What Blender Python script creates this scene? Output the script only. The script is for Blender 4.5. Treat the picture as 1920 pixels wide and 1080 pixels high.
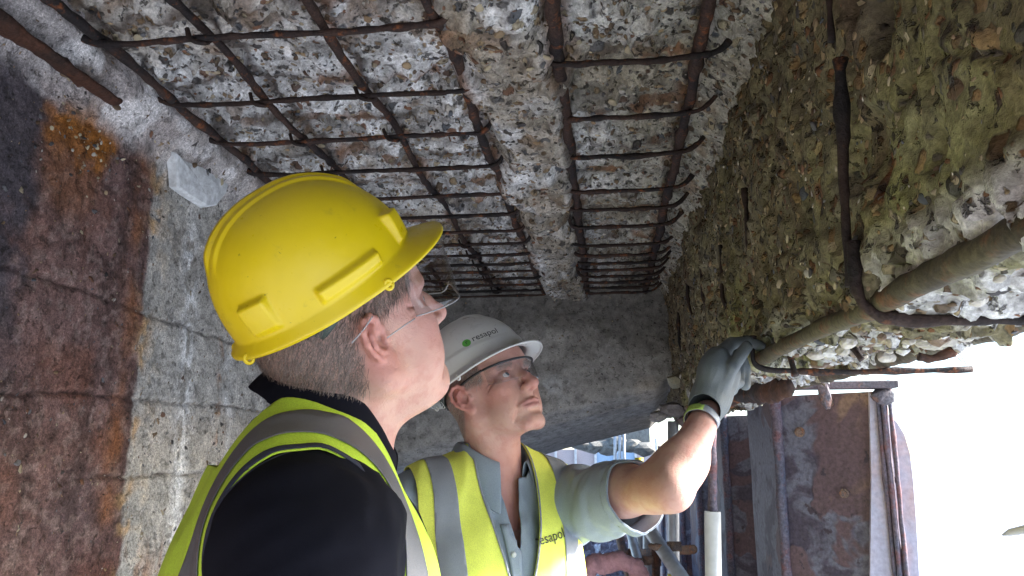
import bpy, math, random
import numpy as np
from mathutils import Vector, Matrix
from mathutils.bvhtree import BVHTree
random.seed(7); np.random.seed(7)
R = math.radians
scene = bpy.context.scene
COL = scene.collection
for o in list(bpy.data.objects): bpy.data.objects.remove(o)

# ------------------------------------------------------------------ camera, sky, sun, exposure
F = 1493.3; PIT = math.atan(322/F); YAW = math.atan(180*math.cos(PIT)/F)
CAM = np.array([0, 0, 1.45])
cd = bpy.data.cameras.new('camera'); cam = bpy.data.objects.new('camera', cd); COL.objects.link(cam)
cd.lens = 28.0; cd.sensor_width = 36.0; cd.clip_start = .02; cd.clip_end = 2000
cam.location = CAM; cam.rotation_euler = (math.pi/2 + PIT, 0, YAW); scene.camera = cam
SUN_EL, SUN_AZ = R(22), R(84)        # azimuth clockwise from +Y
w = bpy.data.worlds.new('World'); scene.world = w; w.use_nodes = True
nt = w.node_tree; nt.nodes.clear()
sky = nt.nodes.new('ShaderNodeTexSky'); sky.sky_type = 'NISHITA'; sky.sun_disc = False
sky.sun_elevation = SUN_EL; sky.sun_rotation = SUN_AZ; sky.air_density = 1.0; sky.dust_density = 1.0; sky.ozone_density = 3.0
bg = nt.nodes.new('ShaderNodeBackground'); bg.inputs[1].default_value = .135
wo = nt.nodes.new('ShaderNodeOutputWorld'); nt.links.new(sky.outputs[0], bg.inputs[0]); nt.links.new(bg.outputs[0], wo.inputs[0])
sd = bpy.data.lights.new('sun', 'SUN'); sun = bpy.data.objects.new('sun', sd); COL.objects.link(sun)
sd.energy = 4.6; sd.angle = R(10); sd.color = (1, .985, .96)
sv = Vector((math.sin(SUN_AZ)*math.cos(SUN_EL), math.cos(SUN_AZ)*math.cos(SUN_EL), math.sin(SUN_EL)))
sun.rotation_euler = sv.to_track_quat('Z', 'Y').to_euler(); sun.location = (8, -2, 6)
vs = scene.view_settings; vs.view_transform = 'Standard'; vs.look = 'None'; vs.gamma = 1; vs.use_curve_mapping = False
vs.exposure = 2.3
scene.render.engine = 'CYCLES'
cy = scene.cycles
cy.max_bounces = 8; cy.diffuse_bounces = 5; cy.glossy_bounces = 3; cy.transmission_bounces = 6; cy.transparent_max_bounces = 12
cy.use_denoising = True

# ------------------------------------------------------------------ helpers
_f = np.array([-math.sin(YAW)*math.cos(PIT), math.cos(YAW)*math.cos(PIT), math.sin(PIT)])
_r = np.array([math.cos(YAW), math.sin(YAW), 0.]); _u = np.cross(_r, _f)
def ray(x, y): return _f + _r*(x-960)/F + _u*(540-y)/F
def at(x, y, Y): d = ray(x, y); return CAM + d*(Y/d[1])
def atX(x, y, X): d = ray(x, y); return CAM + d*(X/d[0])
def atZ(x, y, z): d = ray(x, y); return CAM + d*((z-1.45)/d[2])

def _h(ix, iy, iz, s):
    n = (ix.astype(np.int64)*73856093) ^ (iy.astype(np.int64)*19349663) ^ (iz.astype(np.int64)*83492791) ^ (s*2654435761)
    n = (n ^ (n >> 13)) * 1274126177 & 0x7fffffff
    n = (n ^ (n >> 15)) * 668265263 & 0x7fffffff
    return ((n ^ (n >> 12)) & 0xffffff) / float(0xffffff)
def vnoise(p, s=0):
    i = np.floor(p); f = p-i; f = f*f*(3-2*f); i = i.astype(np.int64); x, y, z = i[:, 0], i[:, 1], i[:, 2]
    fx, fy, fz = f[:, 0], f[:, 1], f[:, 2]; o = 0
    for a in (0, 1):
        for b in (0, 1):
            for c in (0, 1):
                o = o + _h(x+a, y+b, z+c, s)*(fx if a else 1-fx)*(fy if b else 1-fy)*(fz if c else 1-fz)
    return o*2-1
def fbm(p, sc, oc=4, s=0, g=.5):
    o = 0; a = 1; t = 0
    for k in range(oc): o = o + a*vnoise(p*sc, s+k*17); t += a; a *= g; sc *= 2.03
    return o/t
def worley(p, sc, s=0):
    q = p*sc; i = np.floor(q).astype(np.int64); b1 = np.full(len(q), 9.); cr = np.zeros(len(q))
    for a in (-1, 0, 1):
        for b in (-1, 0, 1):
            for c in (-1, 0, 1):
                x, y, z = i[:, 0]+a, i[:, 1]+b, i[:, 2]+c
                d = (x+_h(x, y, z, s+1)-q[:, 0])**2 + (y+_h(x, y, z, s+2)-q[:, 1])**2 + (z+_h(x, y, z, s+3)-q[:, 2])**2
                m = d < b1; b1 = np.where(m, d, b1); cr = np.where(m, _h(x, y, z, s+4), cr)
    return np.sqrt(b1), cr
def ss(a, b, x): t = np.clip((x-a)/(b-a), 0, 1); return t*t*(3-2*t)

def newmesh(name, v, f, mats=None, parent=None, smooth=True, cols=None, attrs=None):
    me = bpy.data.meshes.new(name)
    v = np.asarray(v, dtype=np.float64)
    if isinstance(f, np.ndarray):
        k = f.shape[1]; me.vertices.add(len(v)); me.vertices.foreach_set('co', v.ravel().astype(np.float32))
        me.loops.add(f.size); me.loops.foreach_set('vertex_index', f.ravel().astype(np.int32))
        me.polygons.add(len(f)); me.polygons.foreach_set('loop_start', np.arange(0, f.size, k, dtype=np.int32))
        me.update(calc_edges=True); me.validate()
    else:
        me.from_pydata([tuple(a) for a in v], [], [tuple(a) for a in f]); me.update()
    me.polygons.foreach_set('use_smooth', [smooth]*len(me.polygons))
    if cols is not None:
        a = me.color_attributes.new('col', 'FLOAT_COLOR', 'POINT')
        c = np.ones((len(v), 4), np.float32); c[:, :3] = cols; a.data.foreach_set('color', c.ravel())
    for k_, val in (attrs or {}).items():
        a = me.attributes.new(k_, 'FLOAT', 'POINT'); a.data.foreach_set('value', np.asarray(val, np.float32))
    for m in (mats if isinstance(mats, (list, tuple)) else [mats]):
        if m: me.materials.append(m)
    o = bpy.data.objects.new(name, me); COL.objects.link(o)
    if parent: o.parent = parent
    return o
def tag(o, label=None, cat=None, group=None, kind=None):
    if label: o['label'] = label
    if cat: o['category'] = cat
    if group: o['group'] = group
    if kind: o['kind'] = kind
    return o
def empty(name, loc, label=None, cat=None, group=None, kind=None):
    o = bpy.data.objects.new(name, None); COL.objects.link(o); o.location = loc; o.empty_display_size = .1
    return tag(o, label, cat, group, kind)
def under(o, root):      # parent keeping world placement
    o.parent = root; o.matrix_parent_inverse = Matrix.Translation(root.location).inverted(); return o

def grid_mesh(nu, nv, closed=False):
    i = np.arange(nu-1 if not closed else nu)[:, None]; j = np.arange(nv-1)[None, :]
    i2 = (i+1) % nu
    return np.stack([i*nv+j, i2*nv+j, i2*nv+j+1, i*nv+j+1], -1).reshape(-1, 4)
def catmull(P, n):
    P = np.asarray(P, float); Q = np.vstack([2*P[0]-P[1], P, 2*P[-1]-P[-2]]); out = []
    for k in range(len(P)-1):
        a, b, c, d = Q[k:k+4]
        for t in np.linspace(0, 1, n, endpoint=False):
            out.append(.5*((2*b)+(-a+c)*t+(2*a-5*b+4*c-d)*t*t+(-a+3*b-3*c+d)*t**3))
    out.append(P[-1]); return np.array(out)
def tube_vf(P, r, seg=10, rough=0., seed=0, cap=True, flat=1.):
    P = np.asarray(P, float); n = len(P); r = np.broadcast_to(r, n)
    T = np.gradient(P, axis=0); T /= np.linalg.norm(T, axis=1)[:, None]+1e-9
    a = np.array([0, 0, 1.]) if abs(T[0][2]) < .9 else np.array([1., 0, 0]); V = []
    nrm = np.cross(T[0], a); nrm /= np.linalg.norm(nrm)
    for k in range(n):
        nrm = nrm-T[k]*nrm.dot(T[k]); nrm /= np.linalg.norm(nrm); b = np.cross(T[k], nrm)
        th = np.linspace(0, 2*np.pi, seg, endpoint=False)
        V.append(P[k]+r[k]*(np.cos(th)[:, None]*nrm+flat*np.sin(th)[:, None]*b))
    V = np.array(V).reshape(-1, 3)
    if rough:
        ax = np.repeat(P, seg, 0); d = V-ax
        V = ax+d*(1+rough*(fbm(V, 48, 3, seed)+.9*ss(.05, .25, fbm(V, 30, 2, seed+8)))[:, None]+rough*.45*fbm(V, 9, 2, seed+5)[:, None])
    j = np.arange(seg); faces = []
    for k in range(n-1):
        for q in range(seg):
            faces.append((k*seg+q, k*seg+(q+1) % seg, (k+1)*seg+(q+1) % seg, (k+1)*seg+q))
    if cap:
        V = np.vstack([V, P[0], P[-1]]); c0, c1 = len(V)-2, len(V)-1
        for q in range(seg):
            faces.append((q, c0, c0, (q+1) % seg)[0:1]+((q+1) % seg,)[0:0]+(c0, (q+1) % seg)); faces.append(((n-1)*seg+q, (n-1)*seg+(q+1) % seg, c1))
    return V, faces
def tube(name, P, r, m, parent=None, n=0, **k):
    if n: P = catmull(P, n)
    V, f = tube_vf(P, r, **k); return newmesh(name, V, f, m, parent)
def line(a, b, step):
    a, b = np.asarray(a, float), np.asarray(b, float); n = max(2, int(np.linalg.norm(b-a)/step)+1)
    return a+(b-a)*np.linspace(0, 1, n)[:, None]
def box_vf(lo, hi):
    x0, y0, z0 = lo; x1, y1, z1 = hi
    v = [(x0,y0,z0),(x1,y0,z0),(x1,y1,z0),(x0,y1,z0),(x0,y0,z1),(x1,y0,z1),(x1,y1,z1),(x0,y1,z1)]
    return v, [(0,3,2,1),(4,5,6,7),(0,1,5,4),(1,2,6,5),(2,3,7,6),(3,0,4,7)]
def join_vf(parts):
    V, Fc, o = [], [], 0
    for v, f in parts:
        V.extend([tuple(a) for a in v]); Fc.extend([tuple(i+o for i in q) for q in f]); o += len(v)
    return V, Fc

# ------------------------------------------------------------------ materials
class MT:
    def __init__(s, name):
        s.m = bpy.data.materials.new(name); s.m.use_nodes = True; s.t = s.m.node_tree; s.t.nodes.clear()
        s.o = s.t.nodes.new('ShaderNodeOutputMaterial'); s.p = s.n('BsdfPrincipled'); s.l(s.p.outputs[0], s.o.inputs[0])
        s.co = s.n('TexCoord').outputs['Object']
    def n(s, ty): return s.t.nodes.new('ShaderNode'+ty)
    def l(s, a, b): s.t.links.new(a, b)
    def v(s, sock, val):
        if hasattr(val, 'is_linked'): s.l(val, sock)
        else:
            if isinstance(val, tuple) and len(val) == 3 and len(sock.default_value) == 4: val = val+(1,)
            sock.default_value = val
    def noise(s, sc, det=4, ro=.55, vec=None, dist=0):
        n = s.n('TexNoise'); n.inputs['Scale'].default_value = sc; n.inputs['Detail'].default_value = det
        n.inputs['Roughness'].default_value = ro; n.inputs['Distortion'].default_value = dist; s.l(vec or s.co, n.inputs['Vector']); return n.outputs[0]
    def noisec(s, sc, det=2, vec=None):
        n = s.n('TexNoise'); n.inputs['Scale'].default_value = sc; n.inputs['Detail'].default_value = det; s.l(vec or s.co, n.inputs['Vector']); return n.outputs['Color']
    def vor(s, sc, feat='F1', vec=None, rnd=1):
        n = s.n('TexVoronoi'); n.feature = feat; n.inputs['Scale'].default_value = sc; n.inputs['Randomness'].default_value = rnd
        s.l(vec or s.co, n.inputs['Vector']); return n
    def math(s, op, a, b=0., c=0.):
        n = s.n('Math'); n.operation = op; s.v(n.inputs[0], a); s.v(n.inputs[1], b); s.v(n.inputs[2], c); return n.outputs[0]
    def vmath(s, op, a, b=(0, 0, 0)):
        n = s.n('VectorMath'); n.operation = op; s.v(n.inputs[0], a); s.v(n.inputs[1], b); return n.outputs[0]
    def scale(s, a, k):
        n = s.n('VectorMath'); n.operation = 'SCALE'; s.v(n.inputs[0], a); n.inputs['Scale'].default_value = k; return n.outputs[0]
    def mix(s, f, a, b, mode='MIX'):
        n = s.n('Mix'); n.data_type = 'RGBA'; n.blend_type = mode; s.v(n.inputs[0], f); s.v(n.inputs[6], a); s.v(n.inputs[7], b); return n.outputs[2]
    def ramp(s, f, st, mode='LINEAR'):
        n = s.n('ValToRGB'); s.l(f, n.inputs[0]); e = n.color_ramp.elements; n.color_ramp.interpolation = mode
        for k, (p, c) in enumerate(st):
            if k < 2: e[k].position = p
            else: e.new(p)
        for k, (p, c) in enumerate(st):
            e[k].color = (c, c, c, 1) if isinstance(c, (int, float)) else tuple(c)+(1,)
        return n.outputs[0]
    def attr(s, n_, fac=False):
        n = s.n('Attribute'); n.attribute_name = n_; return n.outputs['Fac' if fac else 'Color']
    def bump(s, h, dist, st=1., nrm=None):
        n = s.n('Bump'); n.inputs['Distance'].default_value = dist; n.inputs['Strength'].default_value = st; s.v(n.inputs['Height'], h)
        if nrm: s.l(nrm, n.inputs['Normal'])
        return n.outputs[0]
    def set(s, **k):
        names = dict(col='Base Color', rough='Roughness', metal='Metallic', nrm='Normal', spec='Specular IOR Level', sss='Subsurface Weight',
                     sssr='Subsurface Radius', ssss='Subsurface Scale', trans='Transmission Weight', ior='IOR', sheen='Sheen Weight', coat='Coat Weight', alpha='Alpha')
        for a, b in k.items(): s.v(s.p.inputs[names[a]], b)
        return s.m

STONES = [(0, (.055, .05, .05)), (.13, (.13, .085, .05)), (.25, (.28, .19, .11)), (.36, (.16, .16, .17)), (.47, (.42, .36, .25)),
          (.58, (.2, .1, .06)), (.68, (.5, .47, .42)), (.78, (.09, .1, .12)), (.86, (.34, .25, .15)), (.95, (.12, .07, .05))]
def concrete_mat(name, stone=.55, sc=34, fine=1., grain=(.62, 1.35), stone_tint=(1, 1, 1), bumpd=.006):
    m = MT(name)
    warp = m.vmath('ADD', m.co, m.scale(m.vmath('SUBTRACT', m.noisec(28, 3), (.5, .5, .5)), .035))
    warp2 = m.vmath('ADD', m.co, m.scale(m.vmath('SUBTRACT', m.noisec(70, 2), (.5, .5, .5)), .014))
    base = m.attr('col')
    n1 = m.noise(140, 5, .7); n2 = m.noise(22, 5, .65)
    c = m.mix(1, base, m.ramp(n1, [(.34, grain[0]), (.66, grain[1])]), 'MULTIPLY')
    if grain[0] < .6:  # extra sandy speckle
        n0 = m.noise(330, 3, .7); c = m.mix(1, c, m.ramp(n0, [(.36, .75), (.5, 1.), (.68, 1.6)]), 'MULTIPLY')
    c = m.mix(1, c, m.ramp(n2, [(.3, .6), (.5, 1.), (.72, 1.25)]), 'MULTIPLY')
    hs = None
    for (s_, wv, th, amt) in ((sc, warp, .5, stone), (sc*2.3, warp2, .46, stone*.8)):
        v = m.vor(s_, 'F1', wv); sep = m.n('SeparateColor'); m.l(v.outputs['Color'], sep.inputs[0])
        pick = m.math('GREATER_THAN', sep.outputs[0], 1-amt)
        rad = m.math('MULTIPLY_ADD', sep.outputs[1], .34, th-.24)
        ins = m.math('SUBTRACT', rad, v.outputs['Distance'])
        mask = m.math('MULTIPLY', pick, m.math('MULTIPLY', m.math('MINIMUM', m.math('MAXIMUM', m.math('MULTIPLY', ins, 14), 0), 1), .93))
        sc_ = m.mix(1, m.ramp(sep.outputs[2], STONES, 'CONSTANT'), stone_tint, 'MULTIPLY')
        sc_ = m.mix(1, sc_, m.ramp(n1, [(.25, .7), (.75, 1.3)]), 'MULTIPLY')
        edge = m.math('MULTIPLY', pick, m.math('SUBTRACT', 1, m.math('MINIMUM', m.math('MULTIPLY', m.math('ABSOLUTE', ins), 22), 1)))
        c = m.mix(mask, c, sc_)
        c = m.mix(m.math('MULTIPLY', edge, .55), c, (.03, .027, .025))
        hh = m.math('MULTIPLY', mask, m.math('MINIMUM', m.math('MULTIPLY', ins, 3), .6))
        hs = hh if hs is None else m.math('ADD', hs, m.math('MULTIPLY', hh, .5))
    pit = m.ramp(m.noise(42, 4, .65, warp2), [(.35, 1), (.41, 0)])
    grime = m.ramp(m.noise(11, 6, .72, warp), [(.42, 1), (.56, 0)]) if stone > .2 else None
    if grime: c = m.mix(m.math('MULTIPLY', grime, .42), c, (.10, .085, .065))
    c = m.mix(m.math('MULTIPLY', pit, .8 if stone > .2 else .35), c, (.035, .03, .026))  # pits darkened in colour: soot, plus shade painted into the crevices
    h = m.math('ADD', m.math('MULTIPLY', n1, .35), m.math('ADD', m.math('MULTIPLY', n2, .9), m.math('MULTIPLY', pit, -.8)))
    h = m.math('ADD', h, m.math('MULTIPLY', hs, 1.1))
    return m.set(col=c, rough=.88, spec=.25, nrm=m.bump(h, bumpd*fine, .9))
def rust_mat(name, dark=(.035, .026, .024), mid=(.12, .05, .025), hot=(.3, .1, .03), sc=30, hotamt=.62, rough=.75, bd=.005):
    m = MT(name)
    a = m.noise(sc, 5, .65); b = m.noise(sc*.3, 4, .6); f = m.noise(sc*6, 3, .6)
    c = m.mix(m.ramp(b, [(.42, 0), (.58, 1)]), dark, mid)
    c = m.mix(m.math('MULTIPLY', m.ramp(a, [(hotamt-.06, 0), (hotamt+.05, 1)]), .85), c, hot)
    c = m.mix(1, c, m.ramp(f, [(.3, .6), (.7, 1.4)]), 'MULTIPLY')
    return m.set(col=c, rough=rough, spec=.3, nrm=m.bump(m.math('ADD', a, m.math('MULTIPLY', f, .5)), bd, .8))
def plain_mat(name, col, rough=.6, nsc=60, namt=.12, bd=.0004, **k):
    m = MT(name); n = m.noise(nsc, 4, .6)
    c = m.mix(1, col, m.ramp(n, [(.3, 1-namt), (.7, 1+namt)]), 'MULTIPLY')
    return m.set(col=c, rough=rough, nrm=m.bump(n, bd, .6), **k)
def attr_mat(name, rough=.8, nsc=200, namt=.2, bd=.001, **k):
    m = MT(name); n = m.noise(nsc, 5, .65)
    c = m.mix(1, m.attr('col'), m.ramp(n, [(.3, 1-namt), (.7, 1+namt)]), 'MULTIPLY')
    return m.set(col=c, rough=rough, nrm=m.bump(n, bd, .8), **k)
M = {}
M['soffit'] = concrete_mat('spalled_concrete', .36, 36, bumpd=.011)
M['beamface'] = concrete_mat('mossy_spalled_concrete', .40, 38, stone_tint=(.9, .82, .62), bumpd=.009)
M['wall'] = concrete_mat('stained_wall', .04, 75, .9, (.56, 1.4))
M['cross'] = concrete_mat('grainy_beam', .01, 90, .5, (.78, 1.2))
M['pebble'] = attr_mat('flint_pebble', .7, 120, .25, .0008)
M['rebar'] = rust_mat('rusty_bar', (.022, .018, .019), (.052, .030, .024), (.22, .075, .028), 30, .62)
M['rebar2'] = rust_mat('dark_rusty_bar', (.016, .014, .015), (.036, .022, .018), (.18, .065, .025), 26, .66)
M['greenbar'] = rust_mat('mossy_bar', (.055, .045, .03), (.09, .078, .045), (.13, .06, .03), 22, .6, bd=.004)
M['cornerbar'] = rust_mat('scaly_corner_bar', (.075, .06, .045), (.13, .12, .09), (.15, .07, .04), 18, .60)
M['steel'] = rust_mat('rusty_steel', (.035, .028, .028), (.09, .04, .025), (.22, .08, .03), 16, .62)
# ------------------------------------------------------------------ ground
gm = MT('pale_sand'); gn = gm.noise(.8, 6, .6)
gmat = gm.set(col=gm.ramp(gn, [(.3, (.40, .42, .45)), (.7, (.50, .52, .55))]), rough=.9)
g = newmesh('ground', [(-400, -400, 0), (400, -400, 0), (400, 900, 0), (-400, 900, 0)], [(0, 1, 2, 3)], gmat, smooth=False); tag(g, kind='structure')

# ------------------------------------------------------------------ soffit
def peb_color(n, rs):
    pal = np.array([c for _, c in STONES]); return pal[rs.randint(0, len(pal), n)]*(.8+.5*rs.rand(n, 1))
ico_v = []; t_ = (1+5**.5)/2
for a, b in ((-1, t_), (1, t_), (-1, -t_), (1, -t_)): ico_v.append((a, b, 0))
for a, b in ((-1, t_), (1, t_), (-1, -t_), (1, -t_)): ico_v.append((0, a, b))
for a, b in ((t_, -1), (t_, 1), (-t_, -1), (-t_, 1)): ico_v.append((a, 0, b))
ico_v = np.array(ico_v)/np.linalg.norm(ico_v[0])
ico_f = np.array([(0,11,5),(0,5,1),(0,1,7),(0,7,10),(0,10,11),(1,5,9),(5,11,4),(11,10,2),(10,7,6),(7,1,8),(3,9,4),(3,4,2),(3,2,6),(3,6,8),(3,8,9),(4,9,5),(2,4,11),(6,2,10),(8,6,7),(9,8,1)])
def sub_ico():
    V = [tuple(v) for v in ico_v]; cache = {}; Fc = []
    def mid(a, b):
        k = (min(a, b), max(a, b))
        if k not in cache:
            m_ = (np.array(V[a])+np.array(V[b])); m_ /= np.linalg.norm(m_); V.append(tuple(m_)); cache[k] = len(V)-1
        return cache[k]
    for a, b, c in ico_f:
        x, y, z = mid(a, b), mid(b, c), mid(c, a); Fc += [(a, x, z), (b, y, x), (c, z, y), (x, y, z)]
    return np.array(V), np.array(Fc)
ico2_v, ico2_f = sub_ico()
PEB = []
_rs = np.random.RandomState(3)
for k in range(20):
    wd, wc = worley(ico2_v+3.1*k, 1.5, k); v = ico2_v*(1+.30*fbm(ico2_v, 1.1, 3, 40+k)[:, None]+.35*(wc[:, None]-.5))*np.array([1, .45+.5*_rs.rand(), .28+.15*_rs.rand()])
    c = peb_color(1, _rs)[0]
    me_o = newmesh('pebble', v, ico2_f, M['pebble'], cols=np.tile(c, (len(v), 1))); PEB.append(me_o.data); bpy.data.objects.remove(me_o)
def scatter_pebbles(parent, pts, nrm, size, nsingle, seed, dark=None):
    """pts sorted: first nsingle become parts, the rest are one joined part"""
    rs = np.random.RandomState(seed)
    nrm = np.asarray(nrm, float)
    for k in range(min(nsingle, len(pts))):
        o = bpy.data.objects.new('pebble', PEB[rs.randint(len(PEB))]); COL.objects.link(o); o.parent = parent
        q = Vector(nrm[k]).to_track_quat('Z', 'Y') @ Matrix.Rotation(rs.rand()*6.28, 3, 'Z').to_quaternion()
        o.rotation_mode = 'QUATERNION'; o.rotation_quaternion = q; s = size[k]; o.scale = (s, s, s); o.location = pts[k]
    n = len(pts)-nsingle
    if n <= 0: return
    P = pts[nsingle:]; S = size[nsingle:]; N = nrm[nsingle:]
    A = np.cross(N, rs.randn(n, 3)); A /= np.linalg.norm(A, axis=1)[:, None]; B = np.cross(N, A)
    nv = len(ico_v); V = np.zeros((n, nv, 3))
    jit = 1+.25*rs.randn(n, nv, 1)*.6
    for d, ax, q in ((0, A, 1), (1, B, .7), (2, N, .32)): V += (ico_v[None, :, d, None]*jit)*ax[:, None, :]*q*S[:, None, None]
    V += P[:, None, :]; Fc = ico_f[None]+(np.arange(n)*nv)[:, None, None]
    c = np.repeat(peb_color(n, rs), nv, 0)
    o = newmesh('small_pebbles', V.reshape(-1, 3), Fc.reshape(-1, 3), M['pebble'], parent, cols=c); o['kind'] = 'stuff'

LAD_Y = [.61, .85, 1.08, 1.322, 1.60, 1.833, 2.062, 2.30, 2.505, 2.70, 2.87, 3.03, 3.18, 3.32, 3.46, 3.59, 3.72, 3.84]
LAD_C = [.72, .98, 1.24, 1.50, 1.771, 2.017, 2.303, 2.483, 2.681, 2.926, 3.08, 3.21, 3.33, 3.45, 3.57, 3.69, 3.81]
STIR_Y = [.16, .55, .94, 1.29, 1.67, 2.07, 2.49, 2.9, 3.3, 3.7]
def chip(p, s=0):
    q = p+.02*np.stack([fbm(p, 20, 2, s+50), fbm(p, 20, 2, s+60), fbm(p, 20, 2, s+70)], 1)
    d, c = worley(q, 16, s); d2, c2 = worley(q, 38, s+9)
    f9 = fbm(p, 9, 3, s+40); return .018*fbm(p, 4.5, 4, s)+.016*(c-.5)+.008*(c2-.5)+.0035*fbm(p, 60, 3, s+3)-.022*ss(.18, .42, fbm(p, 12, 3, s+30))+.010*ss(.02, .07, f9)-.012*ss(.05, .0, np.abs(fbm(p, 7, 3, s+80)))
def ygrid(y0, y1, k=.0042, m=.006):
    y = [y0]
    while y[-1] < y1: y.append(y[-1]+max(m, k*abs(y[-1])))
    return np.array(y)
xs = np.arange(-1.16, .345, .0052); ys = ygrid(-1.0, 4.0)
Xg, Yg = np.meshgrid(xs, ys, indexing='ij'); p = np.stack([Xg.ravel(), Yg.ravel(), np.zeros(Xg.size)], 1); X, Y = p[:, 0], p[:, 1]
ridge = ss(-.34, -.25, X)*(1-ss(-.14, -.06, X)); ridge2 = ss(.22, .33, X); lrid = 1-ss(-1.10, -1.0, X)
rg = ss(-.31, -.25, X+.07*fbm(p, 8, 3, 2))*(1-ss(-.135, -.08, X+.07*fbm(p, 8, 3, 3)))
z = 2.302-.068*rg-.06*ridge2-.05*lrid+chip(p, 1)*(1.05-.2*ridge)
rb = np.full(len(p), 9.)
for y in LAD_Y: rb = np.minimum(rb, np.abs(Y-y+.03*fbm(p, 5, 2, 4))+.6*np.maximum(0, -.99-X)+.6*np.maximum(0, X+.29)*(X < -.18)+.6*np.maximum(0, X-.23)+.6*np.maximum(0, -.09-X)*(X >= -.18))
for x in (-.975, -.765, -.52, -.30, -.08, .205): rb = np.minimum(rb, np.abs(X-x)+.01*fbm(p, 9, 2, 7))
nz = fbm(p, 7, 4, 11); nz2 = fbm(p, 3, 3, 21); nz3 = fbm(p, 24, 3, 31)
A_ = np.array
col = A_([.72, .73, .75])*(1+.35*nz3[:, None])
def blend(c, m, t): m = np.clip(m, 0, 1)[:, None]; return c*(1-m)+np.asarray(t)*m
col = blend(col, ss(.05, .4, nz)*.65, (.30, .29, .28))
col = blend(col, ss(.15, .45, nz2+.4*nz3)*.5, (.36, .30, .22))
col = blend(col, ridge*ss(-.4, .2, nz)*.75, (.36, .31, .24))
col = blend(col, ss(-.12, .15, X+.15*nz)*.7, (.33, .30, .22))
col = blend(col, ss(2.2, 3.6, Y)*.25, (.3, .27, .23))
col = blend(col, (1-ss(.002, .018, rb+.014*nz3))*.75, (.08, .05, .04))
col = blend(col, (1-ss(.01, .04, rb))*ss(.15, .35, fbm(p, 10, 3, 77))*.7, (.24, .11, .05))
col = blend(col, ss(.35, .5, fbm(p, 11, 3, 99))*.6, (.22, .13, .07))
sof = empty('spalled_ceiling', (0, 0, 0), 'pale spalled concrete ceiling with exposed rusty bars above the two men', 'ceiling')
# closed slab: displaced underside, flat top
P = np.stack([X, Y, z], 1)
so = newmesh('underside', P, grid_mesh(len(xs), len(ys))[:, ::-1].copy(), M['soffit'], sof, cols=col)
v, f = box_vf((-1.35, -4.0, 2.365), (1.0, 4.9, 2.7)); newmesh('slab', v, f, M['cross'], sof, cols=np.tile((.3, .3, .3), (8, 1)), smooth=False)
# pebbles
rs = np.random.RandomState(5)
n = 2600
idx = rs.randint(0, len(p), n*2); idx = idx[(Y[idx] > .9)]; idx = idx[np.argsort(Y[idx])]
# thin the list so density falls with size
pp = P[idx]; szz = (.0035+.009*rs.rand(len(idx))**2.2)
key = -(szz/np.maximum(pp[:, 1], .9)) + 10*(pp[:, 1] < 1.12)
o_ = np.argsort(key); pp, szz = pp[o_][:n], szz[o_][:n]
scatter_pebbles(sof, pp+np.array([0, 0, .001]), np.tile((0, 0, -1.), (len(pp), 1))+.25*rs.randn(len(pp), 3), szz, 240, 11)

# longitudinal and transverse bars
def wob(P, a=.004, s=0): return P+a*np.stack([fbm(P, 4, 2, s), fbm(P, 4, 2, s+9), fbm(P, 4, 2, s+19)], 1)
for k, (x, r, y0, y1) in enumerate(((-.975, .009, .3, 3.9), (-.765, .008, .3, 3.9), (-.52, .008, .3, 3.9), (-.30, .010, .3, 3.9), (-.08, .0118, .3, 3.9), (.205, .0118, .3, 3.9))):
    if x in (-.765, -.52, -.30):
        # bars dip in and out of the concrete
        Pl = line((x, y0, 2.268), (x, y1, 2.268), .03); Pl[:, 2] += .012*np.sin(Pl[:, 1]*9+k*2)+.006*fbm(Pl, 6, 2, k)
    else: Pl = line((x, y0, 2.258), (x, y1, 2.258), .03); Pl[:, 2] += .005*fbm(Pl, 5, 2, k)
    tube('main_bar', wob(Pl, .006, k*5), r, M['rebar'], sof, rough=.42, seed=k, seg=12)
for k, y in enumerate(LAD_Y):
    if y < .6: continue
    rs2 = np.random.RandomState(k+90)
    sl = .012*rs2.randn()
    h = .05+.03*rs2.rand()
    pts = [(-1.03, y-.01, 2.275), (-.985, y, 2.252), (-.9, y, 2.244)]+[(x, y+sl*(x+.6)+.0012*rs2.randn(), 2.244+.001*rs2.randn()) for x in (-.8, -.65, -.5, -.38)]+[(-.33, y, 2.244), (-.285, y-.004, 2.248), (-.262, y-.012, 2.262+h*.3), (-.255, y-.02-.02*rs2.rand(), 2.262+h)]
    tube('link_bar', catmull(pts, 7), .0058, M['rebar'] if k % 2 else M['rebar2'], sof, rough=.38, seed=k+20, seg=9)
    if k >= len(LAD_C): continue
    yl, y = y, LAD_C[k]-.015; sc_ = .045*(1 if 3 > y > 1.4 else .3)
    pts = [(-.115, y-.01, 2.275+h), (-.112, y+.01, 2.262), (-.09, y+.015, 2.244), (-.04, y+.015, 2.240)]+[(x, y+.015+.002*rs2.randn(), 2.240) for x in (.02, .09, .15)]+[(.20, y+.012, 2.242), (.232, y+.010, 2.247), (.255, y+.008, 2.262), (.275, y+.008, 2.285)]
    tube('link_bar', catmull(pts, 7), .0060, M['rebar2'] if k % 2 else M['rebar'], sof, rough=.38, seed=k+60, seg=9)
    y = yl
    # wire ties and broken hooks hanging at the crossings
    for x in (-.765, -.52):
        if rs2.rand() < .6:
            a = rs2.rand()*6; q = [(x-.02, y-.01, 2.262), (x-.008, y-.013, 2.236), (x+.014, y, 2.234), (x+.02, y+.015, 2.25), (x+.02+.015*math.cos(a), y+.03, 2.262)]
            tube('bar_tie', q, .0045, M['rebar2'], sof, n=4, rough=.2, seg=6)

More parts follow.
